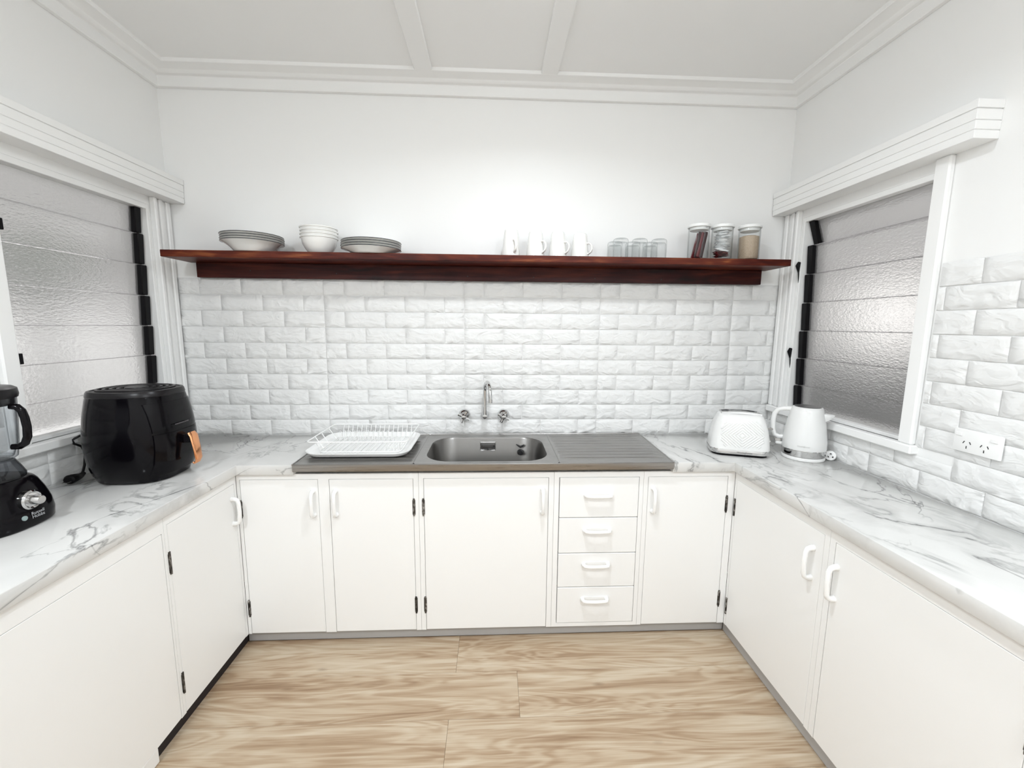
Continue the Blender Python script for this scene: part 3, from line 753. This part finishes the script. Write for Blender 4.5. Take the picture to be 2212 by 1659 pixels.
# mugs upside down
def mug():
    o = thing('mug', '', 'mug'); h = 0.128
    p = [(0.040, 0.010), (0.0395, 0.0), (0.043, 0.0), (0.0425, 0.02), (0.038, 0.07), (0.033, 0.116), (0.030, h-0.003), (0.027, h), (0.0, h-0.002)]
    pin = [(0.0, h-0.008), (0.026, h-0.009), (0.030, 0.112), (0.035, 0.07), (0.040, 0.010)]
    build('mug_body', MB().lathe(pin+p, 36, cap0=False, cap1=False), 'ceramic', o, local=True)
    pts = [(0.037, 0, 0.076), (0.052, 0, 0.074), (0.062, 0, 0.062), (0.064, 0, 0.046), (0.058, 0, 0.030), (0.046, 0, 0.022), (0.040, 0, 0.021)]
    build('handle', MB().tube(pts, [0.0055, 0.005, 0.0045, 0.0045, 0.0045, 0.005, 0.0055], 10, sx=1.3), 'ceramic', o, local=True)
    return o
mg = mug()
for i, (x, y, a, lab) in enumerate(((0.232, -0.118, -1.25, 'white upside-down mug, leftmost of four, its handle facing forward'),
                           (0.348, -0.118, -0.80, 'white upside-down mug, second of four from the left'),
                           (0.455, -0.118, -0.72, 'white upside-down mug, third of four from the left'),
                           (0.562, -0.118, -0.66, 'white upside-down mug nearest the drinking glasses'))):
    o = mg if i == 0 else copy_tree(mg); o.location = (x, y, SH); o.rotation_euler.z = a
    o.scale.z = (1.0, 0.97, 0.94, 0.89)[i]
    o['label'] = lab; o['group'] = 'upside-down mugs on the shelf'
# tumblers upside down
def tumbler():
    o = thing('drinking_glass', '', 'glass'); h = 0.094; r = 0.0365
    p = [(0.0, h-0.016), (r-0.008, h-0.017), (r-0.0045, h-0.022), (r-0.003, 0.004), (r-0.001, 0.0), (r, 0.003), (r-0.0005, h-0.010), (r-0.003, h-0.003), (r-0.008, h), (0.0, h-0.001)]
    build('tumbler', MB().lathe(p, 32, cap0=False, cap1=False), 'clear_glass', o, local=True); return o
tg = tumbler()
for i, (x, y, lab) in enumerate(((0.757, -0.125, 'upside-down clear glass tumbler in front, nearest the mugs'), (0.849, -0.125, 'upside-down clear glass tumbler in front, middle of three'),
                             (0.943, -0.125, 'upside-down clear glass tumbler in front, nearest the jars'), (0.752, -0.044, 'upside-down clear glass tumbler at the wall, nearest the mugs'),
                             (0.842, -0.044, 'upside-down clear glass tumbler at the wall, middle of three'), (0.930, -0.044, 'upside-down clear glass tumbler at the wall, nearest the jars'))):
    o = tg if i == 0 else copy_tree(tg); o.location = (x, y, SH); o['label'] = lab; o['group'] = 'upside-down tumblers on the shelf'
# jars
def jar():
    o = thing('storage_jar', '', 'jar'); r = 0.048; h = 0.150
    p = [(0.0, 0.006), (r-0.006, 0.007), (r-0.003, 0.012), (r-0.003, h), (r, h), (r, 0.006), (r-0.004, 0.0), (0.0, 0.0015)]
    build('glass_body', MB().lathe(p, 36, cap0=False, cap1=False), 'clear_glass', o, local=True)
    build('lid', MB().lathe([(0.0, h-0.012), (r-0.006, h-0.012), (r-0.005, h+0.001), (r+0.004, h+0.001), (r+0.005, h+0.004), (r+0.004, h+0.013), (r-0.004, h+0.017), (0, h+0.018)], 36, cap0=False, cap1=False), 'lid_plastic', o, local=True)
    return o
j0 = jar(); JX = (1.136, 1.251, 1.386); JY = -0.125
for i, lab in enumerate(('glass jar with white lid holding dark red stick sachets', 'glass jar with white lid, packed with silver-white sachets', 'glass jar with white lid holding raw sugar, at the right end of shelf')):
    o = j0 if i == 0 else copy_tree(j0); o.location = (JX[i], JY, SH); o['label'] = lab; o['group'] = 'jars at the right end of the shelf'
tag(build('raw_sugar', MB().lathe([(0.0, 0.0075), (0.040, 0.0078), (0.0435, 0.013), (0.0435, 0.112), (0.03, 0.117), (0.0, 0.119)], 32, (JX[2], JY, SH), False, False), 'raw_sugar'),
    'pale brown raw sugar filling the right-hand glass jar', 'sugar', kind='stuff')
# stick sachets in the first jar
def sachet_mesh(w, l, t, seed, crumple=0.0):
    rd = random.Random(seed); m = MB(); loops = []
    for k in range(7):
        f = k/6; th = t*(0.12+math.sin(PI*f)**0.5*0.88); ww = w*(1-0.08*math.sin(PI*f))
        c = [rd.uniform(-crumple, crumple) for _ in range(6)]
        loops.append([(ww/2, c[0]*0.5, f*l-l/2), (ww/4, th/2+c[1], f*l-l/2), (-ww/4, th/2+c[2], f*l-l/2), (-ww/2, c[3]*0.5, f*l-l/2), (-ww/4, -th/2+c[4], f*l-l/2), (ww/4, -th/2+c[5], f*l-l/2)])
    return m.loft(loops)
rd = random.Random(3)
k = 0
for i in range(9):
    ang = rd.uniform(0, 2*PI); rr = 0.012*math.sqrt(rd.random())
    lean = 0.17+rd.uniform(-0.05, 0.05)
    x = JX[0]+0.006+(-0.018+0.0045*i); y = JY-0.016+0.016*((i*5) % 3)/1.0-0.004
    mt = ('sachet_dark', 'sachet_red', 'sachet_cream', 'sachet_red', 'sachet_dark', 'sachet_red', 'sachet_dark', 'sachet_red', 'sachet_red')[i]
    m = sachet_mesh(0.017, 0.118 if i != 2 else 0.10, 0.006, i).xf(Matrix.Translation((x, y, SH+0.0705)) @ Euler((rd.uniform(-0.05, 0.05), lean, rd.uniform(-0.4, 0.4))).to_matrix().to_4x4())
    tag(build('stick_sachet', m, mt), 'slim dark red stick sachet leaning in the left-hand glass jar' if i != 2 else 'slim cream stick sachet leaning in the left-hand glass jar', 'sachet', 'stick sachets in the left-hand jar')
ORD = ['resting on the red ones'] + ['%s up from the red ones' % q for q in ('second', 'third', 'fourth', 'fifth', 'sixth', 'seventh', 'eighth', 'ninth')] + ['second from the lid', 'topmost under the lid']
for i in range(14):
    zz = 0.022+i*0.0085; red = i < 3
    m = sachet_mesh(0.053, 0.055, 0.013, 50+i, 0.004).xf(Matrix.Translation((JX[1]+rd.uniform(-0.004, 0.004), JY+rd.uniform(-0.004, 0.004), SH+zz)) @ Euler((PI/2+rd.uniform(-0.12, 0.12), 0, rd.uniform(-0.6, 0.6)), 'XYZ').to_matrix().to_4x4() @ Euler((0, rd.uniform(-0.15, 0.15), 0)).to_matrix().to_4x4())
    tag(build('flat_sachet', m, 'sachet_red' if red else 'sachet_foil'), ('crumpled red sachet at the bottom of the middle glass jar, %s' % ('lowest of three', 'second of three', 'uppermost of three')[i] if red else 'crumpled silver-white sachet in the middle glass jar, %s' % ORD[i-3]), 'sachet', 'red sachets in the middle jar' if red else 'silver sachets in the middle jar')

# ------------------------------------------------------------------ dish rack and tray
tr = thing('drip_tray', 'white plastic drip tray on the left drainer under the dish rack', 'tray', (-0.44, -0.25, H+0.008))
tx, ty, tw, td = -0.440, -0.246, 0.452, 0.376
def trl(w, d, r, z): return [(x, y, H+z) for x, y in rrect(w, d, r, 7, tx, ty)]
build('tray_body', MB().loft([trl(tw-0.10, td-0.10, 0.05, 0.0095), trl(tw-0.055, td-0.055, 0.05, 0.0085), trl(tw-0.030, td-0.030, 0.058, 0.012), trl(tw-0.006, td-0.006, 0.066, 0.027), trl(tw, td, 0.07, 0.028),
      trl(tw, td, 0.07, 0.0255), trl(tw-0.03, td-0.03, 0.058, 0.0095), trl(tw-0.055, td-0.055, 0.05, 0.0062), trl(tw-0.10, td-0.10, 0.05, 0.0062)]), 'white_plastic', tr)
m = MB()
for k in range(15):
    xx = tx-0.17+k*0.0165; m.tube([(xx, ty-0.145, H+0.0105), (xx, ty+0.145, H+0.0105)], 0.0026, 6)
build('tray_rib', m, 'white_plastic', tr)
rk = thing('dish_rack', 'white wire dish rack standing in the drip tray beside the sink', 'dish rack', (-0.438, -0.238, H+0.013))
rx0, rx1, ry0, ry1, rz = -0.652, -0.226, -0.402, -0.068, H+0.070
def ring(inset, z, r, n=5): return [(x, y, z) for x, y in rrect((rx1-rx0)-2*inset, (ry1-ry0)-2*inset, r, n, (rx0+rx1)/2, (ry0+ry1)/2)]
build('top_rail', MB().tube(ring(0, rz, 0.02), 0.0028, 8, closed=True), 'white_plastic', rk)
build('base_rail', MB().tube(ring(0.035, H+0.016, 0.03), 0.0024, 8, closed=True), 'white_plastic', rk)
m = MB()
for k in range(17):
    xx = rx0+0.045+k*0.021
    m.tube([(xx, ry0+0.036, H+0.0165), (xx, ry1-0.036, H+0.0165)], 0.0015, 6)
build('base_wires', m, 'white_plastic', rk)
wires = []
for k in range(16):
    xx = rx0+0.05+k*0.0225; wires.append(([(xx, ry1-0.036, H+0.0165), (xx, ry1-0.006, rz-0.003)], 0.0016))
for k in (0, 15):
    xx = rx0+0.05+k*0.0225; wires.append(([(xx, ry0+0.036, H+0.0165), (xx-0.01 if k == 0 else xx+0.01, ry0+0.002, rz-0.002)], 0.002))
for yy in (-0.31, -0.24, -0.15):
    wires.append(([(rx0+0.036, yy, H+0.0165), (rx0+0.003, yy, rz-0.002)], 0.002)); wires.append(([(rx1-0.036, yy, H+0.0165), (rx1-0.003, yy, rz-0.002)], 0.002))
for pts_, r_ in wires: build('side_wire', MB().tube(pts_, r_, 6), 'white_plastic', rk)
m = MB()
for k in range(12):
    xx = rx0+0.06+k*0.0225; yy = ry1-0.105
    m.tube([(xx, yy, H+0.0165), (xx, yy, H+0.058), (xx+0.004, yy, H+0.062), (xx+0.008, yy, H+0.058), (xx+0.008, yy, H+0.0165)], 0.0014, 6)
build('plate_prongs', m, 'white_plastic', rk)
cb = MB(); cx0, cx1, cy0, cy1 = rx1-0.105, rx1-0.042, ry0+0.05, ry0+0.20
for k in range(6):
    for l in range(8): cb.tube([(cx0+k*(cx1-cx0)/5, cy0+l*(cy1-cy0)/7, H+0.017), (cx0+k*(cx1-cx0)/5, cy0+l*(cy1-cy0)/7, H+0.026)], 0.0022, 6)
build('cutlery_pegs', cb, 'white_plastic', rk)

# ------------------------------------------------------------------ air fryer
FYA = 0.02
fy = thing('air_fryer', 'black round-shouldered air fryer with a copper handle on the left benchtop', 'air fryer', (-1.168, -0.590, H), FYA)
def fl_(a, b, n, z, dx=0.0): return [(x+dx, y, z) for x, y in supere(a, b, n, 64)]
A, B = 0.152, 0.139
prof = [(0.80, 0.004), (0.83, 0.006), (0.86, 0.022), (0.90, 0.03), (0.965, 0.07), (0.995, 0.12), (1.0, 0.155), (0.985, 0.20), (0.945, 0.25), (0.885, 0.300), (0.865, 0.312)]
body = build('body', MB().loft([fl_(A*f, B*f, 2.8, z) for f, z in prof]), 'black_gloss', fy, local=True, angle=50)
build('lid_ring', MB().loft([fl_(A*f, B*f, 2.6, z) for f, z in ((0.880, 0.3105), (0.890, 0.313), (0.872, 0.326), (0.85, 0.331), (0.80, 0.332), (0.78, 0.329))]), 'black_satin', fy, local=True)
m = MB()
for f in (0.70, 0.58, 0.46, 0.33):
    m.loft([fl_(A*(f+0.03), B*(f+0.03), 2.4, 0.3285), fl_(A*(f+0.025), B*(f+0.025), 2.4, 0.336), fl_(A*(f-0.02), B*(f-0.02), 2.4, 0.336), fl_(A*(f-0.03), B*(f-0.03), 2.4, 0.3285)], False, False)
m.loft([fl_(A*0.24, B*0.24, 2.2, 0.3285), fl_(A*0.22, B*0.22, 2.2, 0.337), fl_(A*0.05, B*0.05, 2.0, 0.338)])
build('lid_ridge', m, 'black_satin', fy, local=True)
# front panel (faces local +x) and drawer
def front_patch(z0, z1, half, out, nz=10, ny=14):
    loops = []
    def rad(z):
        for (f0, a0), (f1, a1) in zip(prof[:-1], prof[1:]):
            if a0 <= z <= a1: return f0+(f1-f0)*(z-a0)/(a1-a0)
        return prof[-1][0]
    vs = []
    for i in range(nz+1):
        z = z0+(z1-z0)*i/nz; f = rad(z)+out
        for j in range(ny+1):
            y = -half+2*half*j/ny; yy = min(0.999, abs(y)/(B*f)); x = A*f*(1-yy**2.8)**(1/2.8)
            vs.append((x, y, z))
    fs = [(i*(ny+1)+j, i*(ny+1)+j+1, (i+1)*(ny+1)+j+1, (i+1)*(ny+1)+j) for i in range(nz) for j in range(ny)]
    back = [(v[0]-0.012, v[1], v[2]) for v in vs]; o = len(vs)
    rim = [j for j in range(ny+1)]+[i*(ny+1)+ny for i in range(1, nz+1)]+[nz*(ny+1)+j for j in range(ny-1, -1, -1)]+[i*(ny+1) for i in range(nz-1, 0, -1)]
    return MB().add(vs+back, fs+[(a, a+o, b+o, b) for a, b in zip(rim, rim[1:]+rim[:1])])
build('control_panel', front_patch(0.185, 0.288, 0.108, 0.018), 'black_gloss', fy, local=True)
build('drawer', front_patch(0.028, 0.178, 0.108, 0.022), 'black_gloss', fy, local=True)
m = MB()
for k in range(9): m.box(0.1575, 0.1595, -0.050+k*0.0078, -0.050+k*0.0078+0.0055, 0.204, 0.2075)
build('front_print', m, 'faint_print', fy, local=True)
m = MB()
m.loft([[(x_, -0.002+y_, z_) for y_ in (0,)] for x_, z_ in ()] ) if False else None
hp = [(0.162, 0.160, 0.010), (0.176, 0.164, 0.020), (0.185, 0.150, 0.022), (0.192, 0.105, 0.021), (0.196, 0.062, 0.019), (0.188, 0.044, 0.016), (0.180, 0.050, 0.014)]
loops = [[(x_+0.006*math.cos(t_), 0.0+hw*math.sin(t_), z_+0.003*math.cos(t_)) for t_ in [2*PI*k/16 for k in range(16)]] for x_, z_, hw in hp]
build('handle', MB().loft(loops), 'copper', fy, local=True)
build('handle_mount', MB().box(0.142, 0.182, -0.012, 0.012, 0.125, 0.152), 'black_satin', fy, local=True, bevel=0.004)
for a in ((0.08, 0.07), (0.08, -0.07), (-0.08, 0.07), (-0.08, -0.07)):
    build('foot', MB().lathe([(0.014, 0.0), (0.014, 0.006)], 12, (a[0], a[1], 0)), 'rubber', fy, local=True)
# its cord and plug on the benchtop, given in the room and moved into the fryer frame
inv = Matrix.Translation(fy.location) @ Matrix.Rotation(FYA, 4, 'Z'); inv = inv.inverted()
cord = [(-1.300, -0.575, H+0.150), (-1.335, -0.580, H+0.158), (-1.372, -0.606, H+0.158), (-1.382, -0.630, H+0.147), (-1.380, -0.628, H+0.132), (-1.376, -0.606, H+0.116), (-1.374, -0.598, H+0.095), (-1.372, -0.602, H+0.072), (-1.368, -0.612, H+0.045), (-1.361, -0.628, H+0.027), (-1.355, -0.642, H+0.019)]
build('power_cord', MB().tube(cord, 0.0042, 8).xf(inv), 'black_satin', fy, local=True)
pg = build('power_plug', MB().tube([(-1.352, -0.634, H+0.024), (-1.353, -0.646, H+0.018), (-1.353, -0.660, H+0.017), (-1.352, -0.676, H+0.0175), (-1.352, -0.690, H+0.018), (-1.351, -0.696, H+0.018)], [0.006, 0.009, 0.013, 0.016, 0.0165, 0.012], 10, sx=1.2).xf(inv), 'black_plastic', fy, local=True)
m = MB()
for dx in (-0.008, 0.008): m.box(-1.351+dx-0.003, -1.351+dx+0.003, -0.712, -0.694, H+0.012, H+0.0145)
build('pin', m.xf(inv), 'steel_plain', pg, local=True)

# ------------------------------------------------------------------ blender at the left edge
bl = thing('blender', 'black jug blender with a clear jar and chrome dial at the left edge', 'blender', (-1.252, -1.010, H), 0.0)
P = [(0.105, 0.0), (0.110, 0.006), (0.112, 0.03), (0.108, 0.06), (0.098, 0.095), (0.088, 0.120), (0.080, 0.132), (0.070, 0.138)]
def bloop(r, z, n=2.6): return [(x, y, z) for x, y in supere(r, r*0.98, n, 48)]
build('motor_base', MB().loft([bloop(r, z) for r, z in P]), 'black_gloss', bl, local=True, angle=50)
build('collar', MB().loft([bloop(r, z, 2.2) for r, z in ((0.074, 0.137), (0.074, 0.145), (0.066, 0.165), (0.058, 0.182), (0.056, 0.186))]), 'smoky_glass', bl, local=True)
jp = [(0.0, 0.190), (0.058, 0.190), (0.065, 0.196), (0.070, 0.230), (0.075, 0.300), (0.078, 0.362), (0.075, 0.362), (0.072, 0.300), (0.067, 0.230), (0.058, 0.198), (0.0, 0.196)]
build('jar', MB().lathe(jp, 40, cap0=False, cap1=False), 'jar_glass', bl, local=True)
build('lid', MB().lathe([(0.070, 0.342), (0.073, 0.344), (0.073, 0.3625), (0.081, 0.3635), (0.083, 0.372), (0.081, 0.388), (0.072, 0.394), (0.030, 0.396), (0.0, 0.396)], 40), 'black_satin', bl, local=True)
hpts = [(0.072, 0.340), (0.086, 0.338), (0.095, 0.326), (0.099, 0.306), (0.101, 0.280), (0.099, 0.252), (0.092, 0.234), (0.080, 0.226), (0.064, 0.226)]
hd = [(x_*math.cos(0.30), x_*math.sin(0.30), z_) for x_, z_ in hpts]
build('jar_handle', MB().tube(hd, [0.008, 0.009, 0.009, 0.009, 0.009, 0.009, 0.009, 0.009, 0.008], 12, sx=1.1), 'black_gloss', bl, local=True)
# dial on the front of the base (towards local +x)
def dial(r, x0, x1, z, y=0.0, n=24, r1=None): return [[(x_, y+q*math.cos(2*PI*k/n), z+q*math.sin(2*PI*k/n)) for k in range(n)] for x_, q in ((x0, r), (x1, r1 or r))]
kn = build('dial_ring', MB().loft([dial(0.027, 0.098, 0.1, 0.079)[0], dial(0.027, 0.112, 0.1, 0.079)[0], dial(0.023, 0.116, 0.1, 0.079)[0], dial(0.019, 0.112, 0.1, 0.079)[0]]), 'chrome', bl, local=True)
build('dial_knob', MB().loft([dial(0.013, 0.108, 0, 0.079)[0], dial(0.0125, 0.136, 0, 0.079)[0], dial(0.0105, 0.139, 0, 0.079)[0]]), 'steel_plain', kn, local=True)
fm = Matrix.Translation((0.1125, 0.004, 0.036)) @ Euler((PI/2-0.06, 0, PI/2)).to_matrix().to_4x4()
text_mesh('brand_print', 'Russell\nHobbs', 0.0125, 'grey_print', bl, fm @ Matrix.Translation((0.006, 0, 0.0004)))
build('logo_dot', MB().loft([[(x_, -0.0235+0.0065*math.cos(k*PI/10), 0.0345+0.0065*math.sin(k*PI/10)) for k in range(20)] for x_ in (0.108, 0.1128)]), 'teal_print', bl, local=True)

# ------------------------------------------------------------------ toaster
ta = math.atan2(-0.467+0.397, 1.357-1.148)
to = thing('toaster', 'white two-slice toaster with embossed diamond pattern and chrome trim beside the kettle', 'toaster', (1.278, -0.345, H), ta)
def tl(w, d, z, r): return [(x, y, z) for x, y in rrect(w, d, r, 6)]
TP = [(0.246, 0.168, 0.032), (0.243, 0.165, 0.050), (0.236, 0.158, 0.085), (0.224, 0.145, 0.120), (0.206, 0.126, 0.152), (0.186, 0.106, 0.174), (0.176, 0.094, 0.182), (0.166, 0.082, 0.185)]
build('body', MB().loft([tl(w, d, z, min(0.045, d*0.3)) for w, d, z in TP]), 'white_gloss', to, local=True, angle=50)
build('base_band', MB().loft([tl(w, d, z, 0.045) for w, d, z in ((0.240, 0.162, 0.010), (0.247, 0.169, 0.012), (0.248, 0.170, 0.030), (0.245, 0.167, 0.033))]), 'chrome', to, local=True)
build('foot_skirt', MB().loft([tl(w, d, z, 0.04) for w, d, z in ((0.226, 0.148, 0.0), (0.230, 0.152, 0.010))]), 'black_plastic', to, local=True)
# arched chrome top with a slot
def arch(x): return 0.186+0.006*(1-(x/0.085)**2)
loops = []
for k in range(13):
    x = -0.082+0.164*k/12; z = arch(x)
    loops.append([(x, -0.036, z-0.005), (x, -0.034, z+0.003), (x, -0.016, z+0.005), (x, -0.016, z-0.004), (x, 0.016, z-0.004), (x, 0.016, z+0.005), (x, 0.034, z+0.003), (x, 0.036, z-0.005), (x, 0.03, z-0.012), (x, -0.03, z-0.012)])
build('slot_trim', MB().loft(loops), 'chrome', to, local=True)
build('slot', MB().box(-0.070, 0.070, -0.0155, 0.0155, 0.176, 0.1868), 'slot_dark', to, local=True)
build('lever', MB().box(0.108, 0.136, -0.020, 0.010, 0.118, 0.126), 'steel_plain', to, local=True, bevel=0.003)
build('side_dial', MB().loft([[(x_, 0.014*math.cos(k*PI/8), 0.060+0.014*math.sin(k*PI/8)) for k in range(16)] for x_ in (0.112, 0.130)]), 'steel_plain', to, local=True)
# embossed ridges on the front
def front_y(z):
    for (w0, d0, a0), (w1, d1, a1) in zip(TP[:-1], TP[1:]):
        if a0 <= z <= a1:
            f = (z-a0)/(a1-a0); return -(d0+(d1-d0)*f)/2, (w0+(w1-w0)*f)/2
    return -TP[-1][1]/2, TP[-1][0]/2
m = MB(); zc, step = 0.098, 0.0128
for c in range(1, 14):
    R_ = c*step
    for sx in (-1, 1):
        for sz in (-1, 1):
            seg = []
            for k in range(13):
                f = k/12; u = sx*R_*f*1.12; zz = zc+sz*R_*(1-f)*0.94
                fy_, hw = front_y(zz) if 0.032 <= zz <= 0.185 else (None, None)
                ok = fy_ is not None and 0.042 < zz < 0.168 and abs(u) < hw-0.040*(1-(zz-0.03)/0.25)
                if ok: seg.append((u, fy_+0.0006, zz))
                else:
                    if len(seg) > 1: m.tube(seg, 0.0030, 6)
                    seg = []
            if len(seg) > 1: m.tube(seg, 0.0030, 6)
build('embossed_ridge', m, 'white_gloss', to, local=True)
text_mesh('brand_print', 'Westinghouse', 0.0105, 'dark_print', to, Matrix.Translation((0.012, -0.0853, 0.0175)) @ Euler((PI/2, 0, 0)).to_matrix().to_4x4())

# ------------------------------------------------------------------ kettle
ke = thing('kettle', 'white electric kettle with a chrome base band next to the toaster', 'kettle', (1.530, -0.430, H), -0.62)
build('power_base', MB().lathe([(0.078, 0.0), (0.082, 0.003), (0.083, 0.012), (0.080, 0.016)], 40), 'white_plastic', ke, local=True)
build('chrome_band', MB().lathe([(0.079, 0.016), (0.0835, 0.018), (0.0845, 0.045), (0.083, 0.047)], 48), 'chrome', ke, local=True)
build('body', MB().lathe([(0.083, 0.046), (0.0845, 0.055), (0.0835, 0.08), (0.079, 0.12), (0.072, 0.165), (0.064, 0.208), (0.060, 0.222), (0.055, 0.229), (0.050, 0.231)], 48), 'white_gloss', ke, local=True, angle=50)
build('lid_top', MB().lathe([(0.051, 0.229), (0.050, 0.2325), (0.040, 0.2335), (0.0, 0.2335)], 40), 'lid_grey', ke, local=True)
hpts = [(-0.058, 0.214), (-0.085, 0.214), (-0.108, 0.207), (-0.120, 0.188), (-0.124, 0.155), (-0.122, 0.115), (-0.114, 0.090), (-0.096, 0.082), (-0.080, 0.085)]
hd = [(x_*math.cos(0.12), -x_*math.sin(0.12)*-1, z_) for x_, z_ in hpts]
build('handle', MB().tube([(x_, 0, z_) for x_, z_ in hpts], [0.012, 0.011, 0.0105, 0.0105, 0.0105, 0.0105, 0.0105, 0.0105, 0.011], 12, sx=1.1), 'white_gloss', ke, local=True)
build('spout', MB().loft([[(0.055, -0.024, 0.165), (0.055, 0.024, 0.165), (0.052, 0.026, 0.208), (0.052, -0.026, 0.208)], [(0.080, -0.016, 0.180), (0.080, 0.016, 0.180), (0.082, 0.018, 0.205), (0.082, -0.018, 0.205)], [(0.096, -0.008, 0.194), (0.096, 0.008, 0.194), (0.100, 0.009, 0.203), (0.100, -0.009, 0.203)]]), 'white_gloss', ke, local=True, bevel=0.004, seg=2)
build('switch', MB().box(-0.112, -0.086, -0.010, 0.010, 0.060, 0.076), 'steel_plain', ke, local=True, bevel=0.003)
build('switch_bracket', MB().box(-0.108, -0.080, -0.014, 0.014, 0.048, 0.062), 'white_gloss', ke, local=True, bevel=0.004)
tang = math.atan2(-0.785, -0.62)-(-0.62)
tmx = Matrix.Rotation(tang, 4, 'Z') @ Matrix.Translation((0.0846, 0, 0.066)) @ Euler((PI/2, 0, PI/2)).to_matrix().to_4x4()
text_mesh('brand_print', 'Westinghouse', 0.008, 'pale_print', ke, tmx @ Matrix.Translation((0, 0, 0.0012)))
inv = (Matrix.Translation(ke.location) @ Matrix.Rotation(-0.62, 4, 'Z')).inverted()
build('power_cord', MB().tube([(1.580, -0.360, H+0.010), (1.615, -0.395, H+0.008), (1.634, -0.435, H+0.012), (1.632, -0.455, H+0.020)], 0.0036, 8).xf(inv), 'white_plastic', ke, local=True)
dirp = Vector((-0.55, -0.83, 0.12)).normalized(); pc = Vector((1.617, -0.478, H+0.0225))
rotm = dirp.to_track_quat('Z', 'Y').to_matrix().to_4x4(); pm = Matrix.Translation(pc) @ rotm
pk = build('power_plug', MB().lathe([(0.007, -0.035), (0.012, -0.026), (0.020, -0.008), (0.0215, 0.0), (0.0195, 0.003), (0.0, 0.0035)], 24).xf(inv @ pm), 'white_plastic', ke, local=True)
m = MB()
for a in (PI/2, PI/2+2.09, PI/2-2.09):
    q = MB().box(-0.0028, 0.0028, -0.0012, 0.0012, 0.002, 0.016)
    q.xf(Matrix.Rotation(a-PI/2, 4, 'Z') @ Matrix.Translation((0, 0.009, 0))); m.add(q.v, q.f)
build('pin', m.xf(inv @ pm), 'black_plastic', pk, local=True)

# ------------------------------------------------------------------ power outlet on the right wall
po = thing('power_outlet', 'white double power outlet on the brick wall at right', 'outlet', (XR-0.008, -0.996, H+0.224))
build('plate', MB().box(XR-0.0165, XR-0.0065, -1.062, -0.931, H+0.188, H+0.261), 'white_plastic', po, bevel=0.004, seg=2)
for yc in (-0.972, -1.020):
    m = MB()
    for dy, dz, a in ((0.009, 0.004, 0.5), (-0.009, 0.004, -0.5), (0.0, -0.011, 0)):
        q = MB().box(-0.0006, 0.0004, -0.0011, 0.0011, -0.0042, 0.0042); q.xf(Matrix.Translation((XR-0.0167, yc+dy, H+0.216+dz)) @ Matrix.Rotation(a, 4, 'X')); m.add(q.v, q.f)
    build('socket_slot', m, 'slot_dark', po)
for yc in (-0.948, -1.044):
    build('switch', MB().box(XR-0.0195, XR-0.016, yc-0.009, yc+0.009, H+0.238, H+0.249), 'white_plastic', po, bevel=0.001)
print('bricks', bcount[0])
